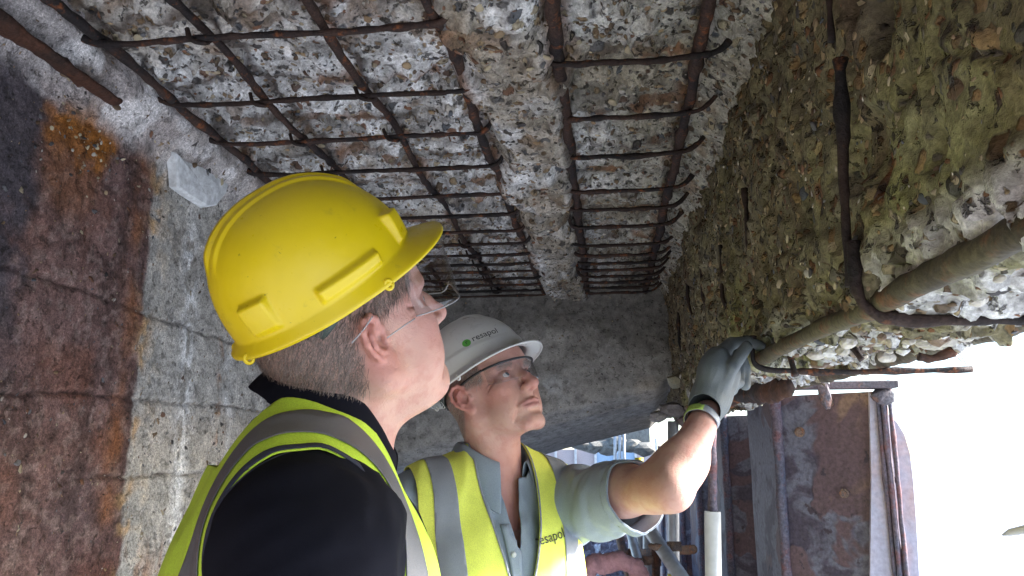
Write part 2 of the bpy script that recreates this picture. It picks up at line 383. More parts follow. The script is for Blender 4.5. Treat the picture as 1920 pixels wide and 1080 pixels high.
# ------------------------------------------------------------------ right-hand beam: inner face, broken lower edge, underside, outer face
prof = np.array([(.312, 2.30), (.312, 2.1), (.312, 1.9), (.312, 1.76), (.315, 1.705), (.33, 1.672), (.36, 1.662), (.43, 1.66), (.50, 1.662), (.555, 1.672), (.585, 1.70), (.59, 1.78), (.59, 2.35)])
seg = np.r_[0, np.cumsum(np.linalg.norm(np.diff(prof, axis=0), axis=1))]
sv_ = np.arange(0, seg[-1], .0055); px_ = np.interp(sv_, seg, prof[:, 0]); pz_ = np.interp(sv_, seg, prof[:, 1])
tx, tz = np.gradient(px_), np.gradient(pz_); ln = np.hypot(tx, tz); nx_, nz_ = tz/ln, -tx/ln     # outward normal (towards -X on the inner face)
ys = ygrid(-.9, 4.25, .0042, .0052)
Sg, Yg = np.meshgrid(np.arange(len(sv_)), ys, indexing='ij'); I = Sg.ravel(); Y = Yg.ravel()
p0 = np.stack([px_[I], Y, pz_[I]], 1); N0 = np.stack([nx_[I], 0*Y, nz_[I]], 1)
low = ss(1.74, 1.675, p0[:, 2]); inner = (p0[:, 0] < .32)
disp = chip(p0, 200)*(.85+.9*low)+.010*low*fbm(p0, 9, 3, 8)
hole = 0*Y
for (hx, hy, rad) in ((1400, 130, .032), (1640, 30, .042), (1270, 480, .035), (1420, 10, .03), (1655, 270, .03), (1300, 300, .03)):
    if hx > 1200:
        h0 = atX(hx, hy, .31); dd = np.linalg.norm(p0-h0, axis=1)*(1+.3*fbm(p0, 25, 2, 2)); hole = np.maximum(hole, 1-ss(rad*.5, rad*1.2, dd))
disp = disp-.06*hole
sb = np.full(len(Y), 9.)
for y in STIR_Y: sb = np.minimum(sb, np.abs(Y-y+.008*fbm(p0, 8, 2, 5)))
nz = fbm(p0, 7, 4, 211); nz2 = fbm(p0, 2.6, 3, 221); nz3 = fbm(p0, 22, 3, 231)
col = A_([.205, .182, .105])*(1+.4*nz3[:, None])
col = blend(col, ss(.05, .35, nz)*.75, (.15, .11, .06))
col = blend(col, ss(-.05, .35, nz2)*.7, (.16, .145, .065))
col = blend(col, ss(.1, .45, fbm(p0, 9, 3, 241))*.45, (.31, .285, .21))
col = blend(col, ss(1.3, .7, Y)*ss(1.80, 2.0, p0[:, 2])*.55, (.13, .10, .075))
col = blend(col, ss(1.95, 1.72, p0[:, 2])*ss(-.2, .3, nz2)*.55, (.24, .25, .09))
col = blend(col, low*ss(-.2, .2, nz+.35*nz3)*ss(1.76, 1.70, p0[:, 2]), (.66, .66, .66))
col = blend(col, low*ss(.2, .4, fbm(p0, 12, 3, 300))*.8, (.2, .12, .08))
col = blend(col, ss(2.6, 3.8, Y)*inner*.5, (.25, .18, .11))
col = blend(col, (1-ss(.006, .03, sb+.012*nz3))*.55*inner, (.10, .06, .04))
for (hx, hy, rad, cc) in ((1652, 290, .035, (.2, .07, .03)), (1545, 345, .022, (.16, .06, .03)), (1640, 250, .02, (.05, .045, .04))):
    h0 = atX(hx, hy, .31); dd = np.linalg.norm((p0-h0)*A_([1, 1, 1]), axis=1)*(1+.5*fbm(p0, 30, 2, 3)); col = blend(col, (1-ss(rad*.6, rad, dd))*.9, cc)
col = blend(col, hole, (.015, .014, .012))  # shade inside the hollows painted near-black into the colour
beam = empty('edge_beam', (0, 0, 0), 'mossy greenish concrete edge beam with crumbling lower edge on the right', 'beam')
P = p0+N0*disp[:, None]; P[:, 2] -= .036*np.clip(1.70-Y, 0, 3)*ss(1.98, 1.72, p0[:, 2])
newmesh('beam_side', P, grid_mesh(len(sv_), len(ys)), M['beamface'], beam, cols=col)
core = [(.345, -.9, 1.70), (.345, 4.2, 1.70)]
v, f = box_vf((.36, -4., 1.72), (.54, 4.2, 2.34)); newmesh('beam_core', v, f, M['cross'], beam, cols=np.tile((.2, .19, .17), (8, 1)), smooth=False)
rs = np.random.RandomState(15); cand = np.where((Y > .55) & (p0[:, 0] < .56))[0]; idx = cand[rs.randint(0, len(cand), 2600)]
szz = (.003+.008*rs.rand(len(idx))**2.4)*np.clip(Y[idx]/1.2, .5, 1); key = np.argsort(-(szz/np.maximum(Y[idx], .5))); idx, szz = idx[key], szz[key]
scatter_pebbles(beam, P[idx]-N0[idx]*.001, N0[idx]+.25*rs.randn(len(idx), 3), szz, 240, 16)
# hollow left by a lost lump near the top
# stirrups: vertical legs showing in places, bottoms under the beam
LEG = {.94: [(2.30, 1.96), (1.93, 1.65)], 1.29: [(2.06, 1.93)], 1.67: [(2.02, 1.86)], 2.07: [(2.0, 1.82)], 2.49: [(2.1, 1.9)], 2.9: [(2.15, 1.95)], .55: [], .16: [], 3.3: [(2.1, 1.85)], 3.7: []}
for k, y in enumerate(STIR_Y):
    bot = []
    if .9 < y < 1.9 and y != 1.29:
        xe = .75 if y > 1.2 else .64
        bot = [(.290, y, 1.70), (.289, y, 1.65), (.296, y, 1.624), (.315, y, 1.610), (.36, y, 1.605), (.45, y, 1.603), (.55, y+.005, 1.603), (xe, y, 1.605)] if y < 1.2 else [(.303, y, 1.70), (.300, y, 1.665), (.304, y, 1.642), (.325, y, 1.630), (.37, y, 1.626), (.45, y, 1.622), (xe-.03, y, 1.624)]
    for (za, zb) in LEG[y]:
        near = y < 1
        Pl = line((.296 if near else .305, y, za), (.290 if near else .306, y+.012, zb), .014); Pl = wob(Pl, .006, 400+k)
        Pl[:, 0] += .012*ss(.7, 1., np.linspace(0, 1, len(Pl)))*(0 if near else 1)
        tube('stirrup_leg', Pl, np.linspace(1, .8, len(Pl))*(.0062 if near else .0052), M['rebar2'], beam, rough=.6, seed=k, seg=9)
    if bot:
        if not LEG[y] or y > 1.2: pass
        tube('stirrup_bottom', wob(catmull(bot, 8), .003, k), (.0064 if y < 1.2 else .0056), M['rebar2'] if y < 1.2 else M['rebar'], beam, rough=.45, seed=k+3, seg=10)
Pl = line((.318, -.4, 1.584), (.318, 1.68, 1.654), .02); tube('corner_bar', wob(Pl, .004, 31), .0132, M['greenbar'], beam, rough=.16, seed=3, seg=18)
Pl = line((.566, -.3, 1.600), (.560, 2.6, 1.672), .02); tube('corner_bar', wob(Pl, .002, 37), .0165, M['cornerbar'], beam, rough=.14, seed=9, seg=18)
for k, (a, b, y) in enumerate((((.44, 1.66), (.455, 1.625), 1.5), ((.5, 1.66), (.505, 1.615), 1.12), ((.36, 1.66), (.365, 1.61), 1.62), ((.47, 1.66), (.475, 1.61), .98))):
    tube('bar_stub', line((a[0], y, a[1]), (b[0], y-.02, b[1]), .01), .006, M['rebar'], beam, rough=.4, seg=7, seed=k)
# loose broken lumps clinging under the beam
rs = np.random.RandomState(33)
def lump(name, c, s, m, parent, seed, colr):
    v = ico2_v.copy(); d, cc = worley(v+seed, 1.7, seed); v = v*(1+.35*fbm(v, 1.3, 3, seed)[:, None]+.25*(cc[:, None]-.5))*np.asarray(s)+np.asarray(c)
    return newmesh(name, v, ico2_f, m, parent, smooth=False, cols=np.tile(colr, (len(v), 1)))
for k in range(70):
    y = .7+1.1*rs.rand()+(.9*rs.rand() if k % 3 == 0 else 0); x = .35+.2*rs.rand(); s = .005+.013*rs.rand()**2
    lump('concrete_lump', (x, y, 1.650-.008*rs.rand()-.036*max(0, 1.7-y)), (s, s*(.6+.8*rs.rand()), s*.7), M['pebble'], beam, 500+k, [(.6, .6, .58), (.5, .47, .42), (.45, .42, .36), (.2, .14, .10)][k % 4])

# ------------------------------------------------------------------ left wall
ys = ygrid(-.6, 4.05, .004, .0055); zs = np.arange(.9, 2.36, .0055)
Yg, Zg = np.meshgrid(ys, zs, indexing='ij'); Y, Z = Yg.ravel(), Zg.ravel(); p = np.stack([0*Y-1.07, Y, Z], 1)
wn = .035*fbm(p, 5, 3, 600)
bd = Y+wn+.012*fbm(p, 25, 2, 601)+.02*np.clip(2.0-Z, 0, 1)
n1 = fbm(p, 8, 4, 610); n2 = fbm(p, 30, 3, 611); n3 = fbm(p*A_([1, 1, .18]), 24, 3, 612); n4 = fbm(p, 3, 3, 613)
rustz = 1-ss(1.715, 1.73, bd+.010*n2+.006*n1)
conc = A_([.42, .405, .38])*(1+.3*n2[:, None])
conc = blend(conc, ss(.05, .4, n1)*.5, (.27, .24, .21))
conc = blend(conc, np.exp(-((Y-1.935+.02*n1+.05*(Z-1.5))/.034)**2)*ss(-.25, .0, n2*.8+n3)*ss(2.15, 1.95, Z), (.80, .81, .82))
conc = blend(conc, np.exp(-((Y-2.12+.02*n1)/.022)**2)*ss(-.2, .3, n2+n3)*.8, (.36, .19, .10))
conc = blend(conc, ss(1.3, 1.2, Z)*ss(0, .3, n3)*.7, (.34, .2, .13))
conc = blend(conc, np.exp(-((Y-2.17)/.03)**2)*ss(1.78, 1.74, Z)*ss(-.3, 0, n1)*.8, (.75, .77, .8))
rust = A_([.175, .105, .095])*(1+.45*n2[:, None])
rust = blend(rust, ss(-.1, .35, n4)*.6, (.115, .08, .085))
rust = blend(rust, ss(.1, .35, fbm(p*A_([1, 1, .35]), 13, 4, 655))*.6, (.06, .038, .036))
rust = blend(rust, ss(.12, .3, fbm(p, 60, 2, 656))*.5, (.30, .22, .20))
rust = blend(rust, ss(.0, .4, n1)*.55, (.20, .085, .055))
rust = blend(rust, ss(1.35, 1.28, Y+.10*n1+.05*n2)*ss(1.5, 1.8, Z+.1*n1)*.85, (.075, .07, .085))
h0 = atX(160, 250, -1.07); dd = np.hypot((Y-h0[1])/1.1, (Z-h0[2])/1.0)+.05*n1+.035*n2; rust = blend(rust, ss(.10, .06, dd)*.92, (.34, .13, .022))
h1 = atX(120, 330, -1.07); dd = np.hypot((Y-h1[1]-.02), (Z-h1[2]-.01))+.03*n1; rust = blend(rust, ss(.12, .05, dd)*.55, (.26, .11, .05))
rust = blend(rust, np.exp(-((bd-1.67)/.035)**2)*ss(-.4, .2, n1)*.75, (.25, .10, .04))
rust = blend(rust, ss(1.34, 1.18, Z)*ss(-.1, .3, n4+n1*.5)*.8, (.13, .05, .035))
col = conc*(1-rustz[:, None])+rust*rustz[:, None]
col = blend(col, np.exp(-((bd-1.735+.012*n2)/.030)**2)*ss(-.2, .25, n1+.9*n2)*.85, (.48, .30, .14))
col = blend(col, np.exp(-((bd-1.79)/.03)**2)*ss(-.1, .3, n2)*.7, (.52, .46, .38))
top = ss(2.12, 2.19, Z+.03*n1+.02*n2)
col = blend(col, top*.85, A_([.45, .42, .42])); col = blend(col, top*ss(0, .3, n1)*.7, (.14, .11, .09)); col = blend(col, top*ss(.05, .35, fbm(p, 12, 3, 640)), (.68, .66, .67))
jt = 0*Y
def wl(x, y): q = atX(x, y, -1.07); return q[1], q[2]
for pts in (((0, 500), (150, 540), (300, 600)), ((0, 738), (215, 742), (440, 762)), ((220, 893), (340, 890))):
    q = sorted(wl(*a) for a in pts); zz = np.interp(Y, [a[0] for a in q], [a[1] for a in q])
    jt = np.maximum(jt, np.exp(-((Z-zz-.012*n1-.004*n2)/.0035)**2)*ss(q[0][0]-.3, q[0][0], Y))
col = blend(col, jt*.7*ss(-.25, .2, n2+.6*n1), (.05, .035, .035))
disp = .008*fbm(p, 9, 4, 620)+.004*n2+.003*fbm(p, 70, 2, 621)-.009*jt+.012*rustz*ss(1.3, 1.6, Y)*0
disp += .022*top*(.6+fbm(p, 10, 3, 650))+.05*ss(2.17, 2.26, Z)+.010*(1-ss(0, .11, np.hypot(Y-h0[1], Z-h0[2])))*worley(p, 45, 3)[1]
wall = empty('quay_wall', (0, 0, 0), 'rust stained wall with orange blotch and white lime streaks left of the yellow hat', 'wall')
P = p.copy(); P[:, 0] += disp
newmesh('wall_face', P, grid_mesh(len(ys), len(zs)), M['wall'], wall, cols=col)
v, f = box_vf((-1.5, -4., -.2), (-1.10, 4.05, 2.34)); newmesh('wall_core', v, f, M['cross'], wall, cols=np.tile((.2, .17, .16), (8, 1)), smooth=False)
v, f = box_vf((-1.095, -.6, -.2), (-1.07, 4.05, .91)); newmesh('wall_base', v, f, M['cross'], wall, cols=np.tile((.2, .17, .16), (8, 1)), smooth=False)
# pebbles laid bare in the orange blotch and along the ledge
rs = np.random.RandomState(44); pts, sz = [], []
for k in range(70):
    a = rs.randn(2)*A_([.055, .045]); q = A_([-1.058, h0[1]+a[0]-.005, h0[2]+a[1]-.03]); pts.append(q); sz.append(.002+.0035*rs.rand())
for k in range(160):
    pts.append(A_([-1.04-.02*rs.rand(), 1.3+2*rs.rand(), 2.19+.05*rs.rand()])); sz.append(.004+.009*rs.rand()**2)
scatter_pebbles(wall, np.array(pts), np.tile((1., 0, 0), (len(pts), 1))+.4*rs.randn(len(pts), 3), np.array(sz), 200, 45)
# rusty steel angle at the head of the wall
a0, a1 = atX(-60, 5, -1.03), atX(215, 195, -1.03)
Pl = line(a0-A_([0, .3, 0])*0, a1, .012); Pl[:, 0] += .004
ang = tube('rusty_steel_edge', wob(Pl, .006, 70), np.linspace(.020, .015, len(Pl)), rust_mat('dark_brown_scale', (.035, .02, .016), (.075, .032, .02), (.16, .06, .025), 30, .66, .7, .006), rough=.35, seg=14, seed=12, flat=.55)
tag(ang, 'dark brown rusted steel edge bar at the top of the stained wall', 'steel bar')
# pale flake of render hanging on the wall
o3 = [(325, 285), (345, 300), (380, 315), (428, 345), (425, 360), (405, 385), (390, 388), (350, 365), (332, 350), (328, 320)]
q = np.array([atX(a, b, -1.045) for a, b in o3]); c = q.mean(0); ring = [q, c+(q-c)*.93+A_([.004, 0, 0]), c+(q-c)*.5+A_([.007, 0, 0]), c+(q-c)*.1+A_([.006, 0, 0])]
ring = [q-A_([.02, 0, 0])]+ring; V = np.concatenate(ring); n_ = len(q); fs = []
for k in range(len(ring)-1):
    for j in range(n_): fs.append((k*n_+j, k*n_+(j+1) % n_, (k+1)*n_+(j+1) % n_, (k+1)*n_+j))
fs.append(tuple((len(ring)-1)*n_+j for j in range(n_)))
V = V+.003*np.stack([fbm(V, 40, 2, 1)]*3, 1)
o = newmesh('pale_flake', V, fs, attr_mat('chalky_render', .9, 45, .3, .003), smooth=False, cols=np.tile((.74, .77, .80), (len(V), 1)))
tag(o, 'pale grey flake of render clinging to the wall behind the yellow hat', 'concrete flake')

# ------------------------------------------------------------------ cross beam at the back
xs = np.arange(-1.10, .36, .008); tt = np.linspace(0, 1, 150)
Xg, Tg = np.meshgrid(xs, tt, indexing='ij'); X, T = Xg.ravel(), Tg.ravel()
ze = np.interp(X, [-1.1, -.7, -.25, .0, .24, .30], [1.42, 1.50, 1.63, 1.69, 1.745, 1.80]); zb = ze-.12
sp = lambda x, w_: w_*np.logaddexp(0, x/w_)
k1 = 1-sp((.68-T)/.68, .035); k2 = sp((T-.68)/.32, .07)
p = np.stack([X, 3.9+.75*k2, 2.30+(ze-2.30)*k1+(zb-ze)*k2], 1)
sh = ss(0, .1, T)*.0
e1 = fbm(p, 2.2, 3, 701); lip = ss(-.07, .07, p[:, 2]-np.interp(X, [-1, -.55, -.3, 0, .1, .3], [2.02, 2.06, 2.12, 2.08, 2.0, 1.97])+.05*e1)
p[:, 1] += .05*e1+.012*fbm(p, 14, 4, 702)+.02*lip-.03*np.exp(-((k1-1)/.06)**2)*(k2 <= 0)+.03*np.exp(-((T-.68)/.03)**2)
nf = fbm(p, 6, 4, 703); ng = fbm(p, 40, 3, 704)
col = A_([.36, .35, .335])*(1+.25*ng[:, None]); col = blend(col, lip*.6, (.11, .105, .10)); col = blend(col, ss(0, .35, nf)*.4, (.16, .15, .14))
d_ = np.hypot(X+.27+.02, (p[:, 2]-1.79)*1.6); col = blend(col, ss(.17, .03, d_+.10*nf)*ss(-.1, .25, fbm(p, 18, 3, 705)), (.55, .56, .57))
d_ = np.hypot(X-.21, (p[:, 2]-1.775)*1.2); col = blend(col, ss(.10, .03, d_+.03*nf)*.85, (.50, .46, .41))
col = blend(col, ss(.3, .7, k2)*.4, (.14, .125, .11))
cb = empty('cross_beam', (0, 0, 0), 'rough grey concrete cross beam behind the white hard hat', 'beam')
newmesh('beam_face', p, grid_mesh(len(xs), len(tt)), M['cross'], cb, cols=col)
v, f = box_vf((-1.1, 4.08, 1.80), (.30, 4.9, 2.5)); newmesh('beam_core', v, f, M['cross'], cb, cols=np.tile((.2, .2, .2), (8, 1)), smooth=False)
# crumbling bearing at the right end
for k, (x, y, s, c) in enumerate(((1262, 768, .06, (.22, .2, .2)), (1235, 780, .045, (.3, .28, .27)), (1290, 790, .05, (.17, .13, .13)), (1275, 715, .06, (.3, .28, .2)), (1300, 745, .05, (.12, .08, .07)))):
    o = lump('concrete_lump', at(x, y, 3.6), (s, s*.8, s*.55), M['pebble'], cb, 900+k, c)

V, f = box_vf((-1.1, -4.4, -.2), (.6, -3.9, 2.36)); o = newmesh('rear_light_block', V, f, M['cross'], cols=np.tile((.2, .19, .18), (8, 1)), smooth=False); tag(o, 'plain grey unseen wall added behind the viewpoint to block light from the rear', 'wall')  # unseen wall added to cut the light coming from behind the camera
# ------------------------------------------------------------------ sheet piles, straps, pipes and scaffold beyond the beam
def pile_mat():
    m = MT('sheet_pile_steel'); a = m.noise(7, 5, .6, dist=.6); b = m.noise(3.2, 3, .5, dist=1.0); f = m.noise(90, 4, .6); g_ = m.noise(22, 4, .6)
    c = m.mix(m.ramp(a, [(.42, 0), (.50, 1)]), (.06, .047, .065), (.125, .12, .15))
    c = m.mix(m.ramp(b, [(.53, 0), (.555, 1)]), c, (.105, .065, .07))
    c = m.mix(m.ramp(b, [(.64, 0), (.70, 1)]), c, (.19, .12, .09))
    c = m.mix(m.ramp(g_, [(.62, 0), (.68, 1)]), c, (.05, .035, .045))
    c = m.mix(1, c, m.ramp(f, [(.3, .7), (.7, 1.35)]), 'MULTIPLY')
    h = m.math('ADD', m.math('MULTIPLY', m.ramp(b, [(.52, 0), (.545, 1)]), .5), m.math('ADD', g_, m.math('MULTIPLY', f, .3)))
    return m.set(col=c, rough=.6, spec=.35, nrm=m.bump(h, .004, .9))
M['pile'] = pile_mat()
M['clutch'] = rust_mat('pile_clutch', (.09, .09, .12), (.13, .10, .12), (.16, .07, .07), 20, .58)
M['tube'] = plain_mat('galvanised_tube', (.42, .43, .45), .45, 25, .2, .0005, metal=.35)
M['plastic'] = plain_mat('grey_plastic', (.44, .44, .43), .5, 30, .1)
M['fitting'] = rust_mat('scaffold_coupler', (.12, .09, .08), (.22, .14, .1), (.3, .12, .06), 40, .6)
M['strap'] = rust_mat('rusty_strap', (.09, .085, .10), (.13, .10, .11), (.2, .1, .07), 25, .6)
def plan_wall(name, pts, z0, z1, th, m, parent=None, rough=.004, seed=0, step=.05):
    P = []
    for a, b in zip(pts[:-1], pts[1:]): P += list(line((*a, 0), (*b, 0), .03)[:-1, :2])
    P.append(pts[-1]); P = np.array(P); T = np.gradient(P, axis=0); T /= np.linalg.norm(T, axis=1)[:, None]; Nn = np.stack([-T[:, 1], T[:, 0]], 1)
    loop = np.vstack([P+Nn*th/2, (P-Nn*th/2)[::-1]]); z = np.arange(z0, z1+.001, step); n = len(loop)
    V = np.concatenate([np.c_[loop, np.full(n, q)] for q in z]); V = V+rough*np.stack([fbm(V, 5, 3, seed), fbm(V, 5, 3, seed+4), 0*V[:, 0]], 1)
    fs = []; nz = len(z)
    for k in range(nz-1):
        for j in range(n): fs.append((k*n+j, k*n+(j+1) % n, (k+1)*n+(j+1) % n, (k+1)*n+j))
    h = len(P)
    for k in (0, nz-1):
        for j in range(h-1): fs.append((k*n+j, k*n+j+1, k*n+n-2-j, k*n+n-1-j))
    return newmesh(name, V, fs, m, parent, smooth=False)
def bolt(c, s, parent, d=(0, -1, 0)):
    V, f = [], []; d = Vector(d).normalized(); q = d.to_track_quat('Z', 'Y')
    parts = []
    for r_, h_, n_ in ((s, .35*s, 16), (s*.62, s*.95, 6)):
        vv = [tuple(np.array(c)+np.array(q @ Vector((r_*math.cos(6.283*k/n_), r_*math.sin(6.283*k/n_), zz)))) for zz in (-.004, h_) for k in range(n_)]
        ff = [(k, (k+1) % n_, n_+(k+1) % n_, n_+k) for k in range(n_)]+[tuple(range(n_, 2*n_))]; parts.append((vv, ff))
    V, f = join_vf(parts); return newmesh('bolt', V, f, M['fitting'], parent, smooth=False)
PL = ['sheet pile with scaly rust patches and a round bolt nearest to the opening', 'dark sheet pile directly behind the raised elbow', 'purple brown sheet pile seen left of the raised forearm', 'narrow distant sheet pile left of the forearm', 'far sheet pile below the end of the cross beam', 'farthest sheet pile beside the pale daylight gap']
for k in range(6):
    y0 = 2.68+1.2*k
    pl = empty('sheet_pile', (.55, y0, 0), PL[k], 'sheet pile', 'sheet piles standing in a row outside the beam')
    pts = [(.805, y0-.17), (.545, y0), (.53, y0+.42), (.80, y0+.62), (.81, y0+.98)]
    under(plan_wall('pile_plate', pts, -.3, 1.69-.02*k, .014, M['pile'], seed=k*3), pl)
    under(tube('clutch', wob(line((.540, y0-.012, -.3), (.540, y0-.012, 1.69-.02*k), .04), .004, k), .016, M['clutch'], rough=.3, seed=k, seg=8), pl)
    if k == 0:
        for (bx, by, s) in ((1500, 810, .016), (1583, 925, .014), (1555, 755, .013)):
            t_ = (at(bx, by, 2.6)[0]-.545)/.26; b_ = at(bx, by, y0-.17*t_-.012); under(bolt(b_, s, None, (-.5, -1, 0)), pl)
        for j, dx in enumerate((0, .009, .018, .028)):
            under(tube('clutch', wob(line((.800+dx, y0-.19-.012*(j % 2), -.3), (.800+dx, y0-.19-.012*(j % 2), 1.68), .04), .002, 40+j), .0065, M['clutch'], rough=.35, seed=j, seg=7), pl)
# torn outer plate with a hole
outl = [(1630, 1200), (1634, 900), (1630, 735), (1640, 752), (1652, 772), (1668, 778), (1682, 792), (1696, 815), (1706, 850), (1712, 900), (1718, 980), (1724, 1090), (1726, 1200)]
Yp = 2.50
def clipped_plate(outl, hole, Yp, th):
    import bmesh
    P = [at(a, b, Yp) for a, b in outl]; hc = at(*hole, Yp); hr = .013
    bm = bmesh.new(); ov = [bm.verts.new((q[0], 0, q[2])) for q in P]; hv = [bm.verts.new((hc[0]+hr*math.cos(a), 0, hc[2]+hr*math.sin(a))) for a in np.linspace(0, 2*math.pi, 16, endpoint=False)]
    ed = [bm.edges.new((l[i], l[(i+1) % len(l)])) for l in (ov, hv) for i in range(len(l))]
    bmesh.ops.triangle_fill(bm, edges=ed, use_beauty=True)
    r = bmesh.ops.extrude_face_region(bm, geom=bm.faces[:]); bmesh.ops.translate(bm, verts=[v for v in r['geom'] if isinstance(v, bmesh.types.BMVert)], vec=(0, th, 0))
    bmesh.ops.recalc_face_normals(bm, faces=bm.faces[:])
    me = bpy.data.meshes.new('torn_plate'); bm.to_mesh(me); bm.free(); return me, hc
me, hc = clipped_plate(outl, (1672, 900), Yp, .012)
pm = MT('pale_rusted_plate'); a = pm.noise(6, 4, .6, dist=1); b = pm.noise(60, 4, .6)
me.materials.append(pm.set(col=pm.mix(1, pm.mix(pm.ramp(a, [(.4, 0), (.65, 1)]), (.40, .37, .43), (.44, .31, .30)), pm.ramp(b, [(.3, .8), (.7, 1.2)]), 'MULTIPLY'), rough=.7, nrm=pm.bump(b, .002, .7)))
o = bpy.data.objects.new('torn_plate', me); COL.objects.link(o); o.location = (0, Yp, 0)
tag(o, 'pale torn steel plate with one round hole against the bright daylight', 'steel plate')
bk = newmesh('hole_backing', *join_vf([box_vf((hc[0]-.03, Yp+.014, hc[2]-.4), (hc[0]+.02, Yp+.05, hc[2]+.05))]), M['rebar2'], o, smooth=False); bk.matrix_parent_inverse = Matrix.Translation(o.location).inverted()  # dark block added behind the plate so its hole stays dark
# flat strap on top of the near pile
a, b = at(1446, 722, 2.42), at(1681, 718, 2.42)
st_ = newmesh('steel_strap', *box_vf((a[0], 2.40, a[2]-.012), (b[0], 2.47, a[2]+.008)), M['strap'], smooth=False)
st_.modifiers.new('b', 'BEVEL').width = .003
tag(st_, 'thin horizontal steel flat across the top of the nearest sheet pile', 'steel strap')
a = at(1642, 727, 2.43); br = lump('hanging_nut', (a[0]+.02, 2.44, a[2]-.025), (.035, .02, .024), M['strap'], None, 77, (.1, .1, .1)); tag(br, 'rusted lump hanging under the right end of the steel flat', 'bolt')
a = at(1548, 735, 2.38); br = lump('rusted_shackle', (a[0], 2.39, a[2]-.01), (.018, .014, .04), M['strap'], None, 79, (.1, .1, .1)); tag(br, 'torn rusty scrap dangling at the middle of the steel flat', 'scrap')
# long rusty flange running below the beam behind the glove
a, b = at(1385, 742, 1.95), at(1640, 712, 2.2)
o = tube('rusty_flange', wob(line(at(1300, 758, 2.9), at(1480, 726, 1.92), .02), .006, 4), .014, M['steel'], rough=.45, seg=10, seed=5, flat=1.6); tag(o, 'flaking rusty flange hanging below the beam behind the gloved hand', 'steel flange')
# root wisps
rw = empty('dead_root', at(1760, 668, 1.3), 'short pinkish dead root with two hairs under the bright beam edge', 'root')
q = [at(1722, 668, 1.3), at(1742, 672, 1.3), at(1765, 668, 1.3), at(1788, 657, 1.3)]
under(tube('root_stem', q, [.006]*len(catmull(q, 5)) and .0065, M['steel'], n=5, rough=.4, seg=7), rw)
for (x1, y1, x2, y2) in ((1782, 666, 1806, 682), (1790, 658, 1812, 684)): under(tube('root_hair', [at(x1, y1, 1.3), at((x1+x2)/2, (y1+y2)/2-4, 1.3), at(x2, y2, 1.3)], .0007, M['steel'], n=4, seg=5), rw)
# corroded rod standing in a grey pipe
Yq = 2.44
o = tube('rusty_rod', wob(line(at(1333, 800, Yq+.03), at(1342, 1180, Yq+.03), .02), .002, 8), .0125, M['clutch'], rough=.3, seg=9); tag(o, 'corroded upright rod rising out of the grey pipe', 'rod')
Pa, Pb = at(1336, 959, Yq), at(1340, 1250, Yq)
V1, f1 = tube_vf(line(Pa, Pb, .2), .0235, 24, cap=False); V2, f2 = tube_vf(line(Pa, Pb, .2), .0205, 24, cap=False)
n_ = len(V1); V = np.vstack([V1, V2]); fs = list(f1)+[tuple(i+n_ for i in q[::-1]) for q in f2]+[(j, (j+1) % 24, n_+(j+1) % 24, n_+j) for j in range(24)]
o = newmesh('upright_pipe', V, fs, M['plastic']); tag(o, 'short light grey open pipe in front of the dark sheet piles', 'pipe')
# scaffold
def coupler(c, r, parent):
    q = [(c[0]+r*1.35*math.cos(a), c[1]+r*1.35*math.sin(a), c[2]) for a in np.linspace(0, 5.6, 9)]
    V, f = tube_vf(catmull(q, 3), .010, 8, rough=.3); v2, f2 = box_vf((c[0]+r, c[1]-.02, c[2]-.016), (c[0]+r+.05, c[1]+.02, c[2]+.016)); V, f = join_vf([(V, f), (v2, f2)])
    return newmesh('coupler', V, f, M['fitting'], parent)
def sc(pa, pb, r, lab, cou=(), yel=None, m=None):
    pa, pb = np.asarray(pa), np.asarray(pb); root = empty('scaffold_tube', pb, lab, 'scaffold tube', 'scaffold tubes beyond the men')
    under(tube('tube', line(pa, pb, .15), r, m or M['tube'], seg=16), root)
    for t_ in cou: under(coupler(pa+(pb-pa)*t_, r, None), root)
    if yel: under(tube('yellow_cap', [pa+(pb-pa)*yel[0], pa+(pb-pa)*yel[1]], r*1.12, M['yellowpaint'], seg=16), root)
M['yellowpaint'] = plain_mat('yellow_paint', (.6, .48, .03), .5)
sc(at(1262, 790, 3.6), at(1264, 1250, 3.6), .024, 'upright scaffold tube with a yellow band under the elbow', (.69,), (.635, .665))
sc(at(1198, 858, 4.6), at(1203, 1200, 4.6), .022, 'upright tube with a yellow cap just above the shirt sleeve', (), (0, .05))
sc(at(1182, 862, 4.9), at(1184, 1200, 4.9), .016, 'short slim tube with a white top above the shirt sleeve')
sc(at(1205, 975, 3.3), at(1296, 1110, 2.9), .026, 'thick sloping scaffold tube below the shirt sleeve', (.40,))
sc(at(1178, 985, 4.2), at(1216, 1120, 3.8), .022, 'sloping scaffold tube left of the thick one', (.5,))
sc(at(1156, 985, 4.4), at(1190, 1120, 4.0), .022, 'leftmost sloping scaffold tube beside the rubble', (.4,), m=M['fitting'])
sc(at(1213, 960, 4.4), at(1214, 1200, 4.4), .022, 'dull upright tube between the sloping tubes', (.4,))
sc(at(1229, 1000, 4.0), at(1231, 1200, 4.0), .020, 'rusty brown upright rod beside the banded tube', m=M['steel'])
sc(at(1165, 1040, 4.4), at(1300, 1030, 3.7), .02, 'level scaffold tube crossing behind the uprights', (.3,), m=M['fitting'])
for x, lab in ((1153, 'left thin white upright tube in the daylight gap'), (1162, 'middle thin white upright tube in the daylight gap'), (1170, 'right thin white upright tube in the daylight gap')):
    sc(at(x, 812, 7.6), at(x+1, 1010, 7.6), .014, lab)
